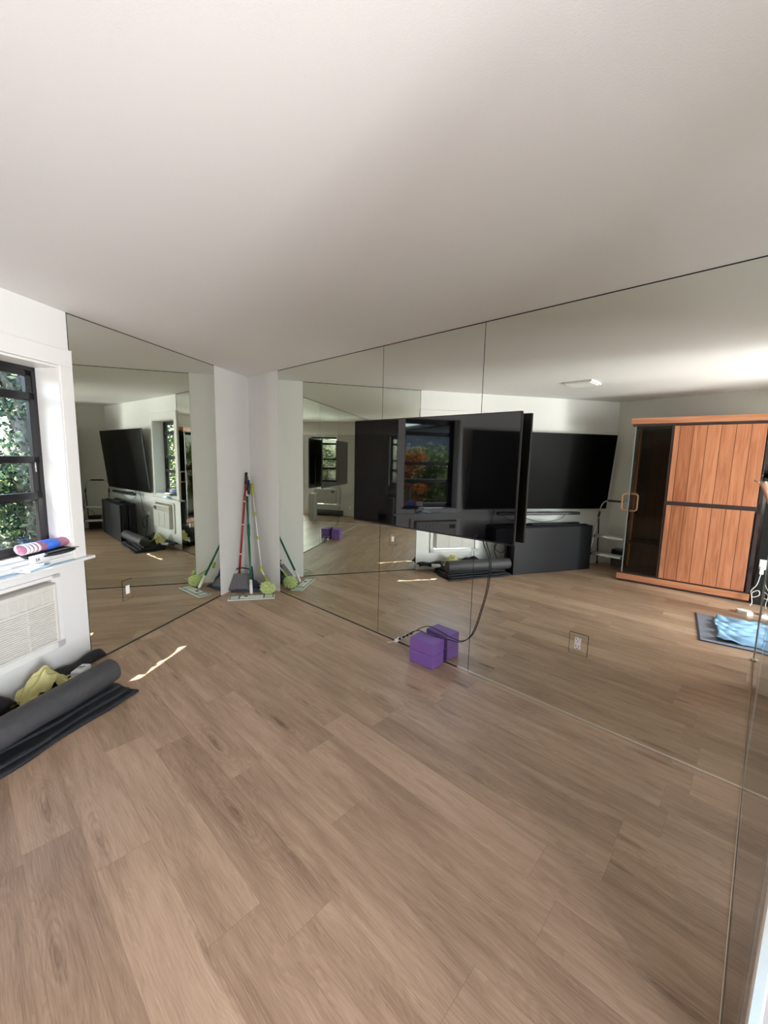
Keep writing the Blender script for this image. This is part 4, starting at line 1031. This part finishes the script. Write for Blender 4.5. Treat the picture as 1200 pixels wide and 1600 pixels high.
tree('garden_shrub', -6.6, -7.4, 1.9, .7, 9000, .08, 'leaf', 18, 'low green shrub in front of the blue grey house')
tree('flowering_shrub', -4.90, -4.15, 1.8, .22, 3500, .05, 'flower', 17, 'orange flowering shrub glimpsed in the television reflection', cat='flowering shrub')
tree('garden_tree', -7.0, 1.9, 3.4, .8, 9000, .10, 'leafd', 19, 'dark evergreen beyond the mirror end of the garden', cat='tree')
tree('garden_shrub', -4.40, -4.75, 1.35, .22, 4500, .045, 'leaf', 33, 'small low green shrub nearest the window in the television reflection')
tree('garden_tree', -2.55, -6.0, 3.3, .60, 11000, .07, 'leaf', 34, 'light green tree close behind the building corner, seen by double reflection', cat='tree')
tree('garden_shrub', 2.45, -1.70, 1.9, .42, 7000, .06, 'leaf', 31, 'leafy shrub outside the far window')
tree('garden_tree', 7.5, -4.8, 3.4, 1.1, 9000, .11, 'leaf', 32, 'broad tree beyond the paving outside the far window', cat='tree')
tree('garden_tree', -11.0, -6.4, 4.5, 1.2, 12000, .13, 'leafd', 20, 'broad dark tree far behind the flowering shrub', cat='tree')

# ------------------------------------------------------------------ light
w = bpy.data.worlds.new('World'); SC.world = w; w.use_nodes = True
nt = w.node_tree; bg_ = nt.nodes['Background']
sky = nt.nodes.new('ShaderNodeTexSky'); sky.sky_type = 'NISHITA'; sky.sun_disc = False; sky.sun_elevation = math.radians(56); sky.sun_rotation = math.radians(190)
nt.links.new(sky.outputs[0], bg_.inputs[0]); bg_.inputs[1].default_value = 1.0
sd = (-u3 * .7071 + n3 * .7071).normalized(); el = math.radians(56)
sdir = Vector((sd.x * math.cos(el), sd.y * math.cos(el), -math.sin(el)))
def light(kind, name, loc, dirv, energy, color=(1, 1, 1), **kw):
    l = bpy.data.lights.new(name, kind); l.energy = energy; l.color = color
    for k, v in kw.items(): setattr(l, k, v)
    o = bpy.data.objects.new(name, l); COL.objects.link(o); o.location = loc
    o.rotation_euler = Vector(dirv).to_track_quat('-Z', 'Y').to_euler(); return o
light('SUN', 'sun', (-6, -6, 8), sdir, 22.0, (1, .95, .87), angle=math.radians(.6))
# daylight through the doorway on the right
light('AREA', 'doorway_daylight', (2.35, -2.38, 1.05), (-1, 0, 0), 255, (.97, .975, 1.0), shape='RECTANGLE', size=1.1, size_y=1.9)
light('AREA', 'patio_bounce', (5.6, -2.45, .02), (0, .0, 1.0), 1000, (1.0, .975, .95), shape='RECTANGLE', size=3.6, size_y=1.4)
# the sky is sampled through the window opening
c_ = wp((OS0 + OS1) / 2, -.24, 1.46)
o = light('AREA', 'window_portal', tuple(c_), (n3.x, n3.y, 0), 1, (1, 1, 1), shape='RECTANGLE', size=.8, size_y=1.25); o.data.cycles.is_portal = True

# ------------------------------------------------------------------ camera
cd = bpy.data.cameras.new('camera'); cam = bpy.data.objects.new('camera', cd); COL.objects.link(cam)
cd.sensor_fit = 'VERTICAL'; cd.sensor_height = 36; cd.lens = 36 * 637.806 / 1600; cd.clip_start = .02; cd.clip_end = 200
R = Matrix((RT, UP, -FW)).transposed().to_4x4(); cam.matrix_world = Matrix.Translation(O) @ R
SC.camera = cam
vs = SC.view_settings; vs.view_transform = 'Standard'; vs.look = 'None'; vs.gamma = 1; vs.use_curve_mapping = False; vs.exposure = 0.36
SC.cycles.max_bounces = 14; SC.cycles.diffuse_bounces = 6; SC.cycles.glossy_bounces = 10; SC.cycles.transparent_max_bounces = 16; SC.cycles.transmission_bounces = 8
SC.cycles.use_denoising = True; SC.cycles.caustics_reflective = True; SC.cycles.caustics_refractive = False; SC.cycles.sample_clamp_indirect = 4; SC.cycles.blur_glossy = 0.0
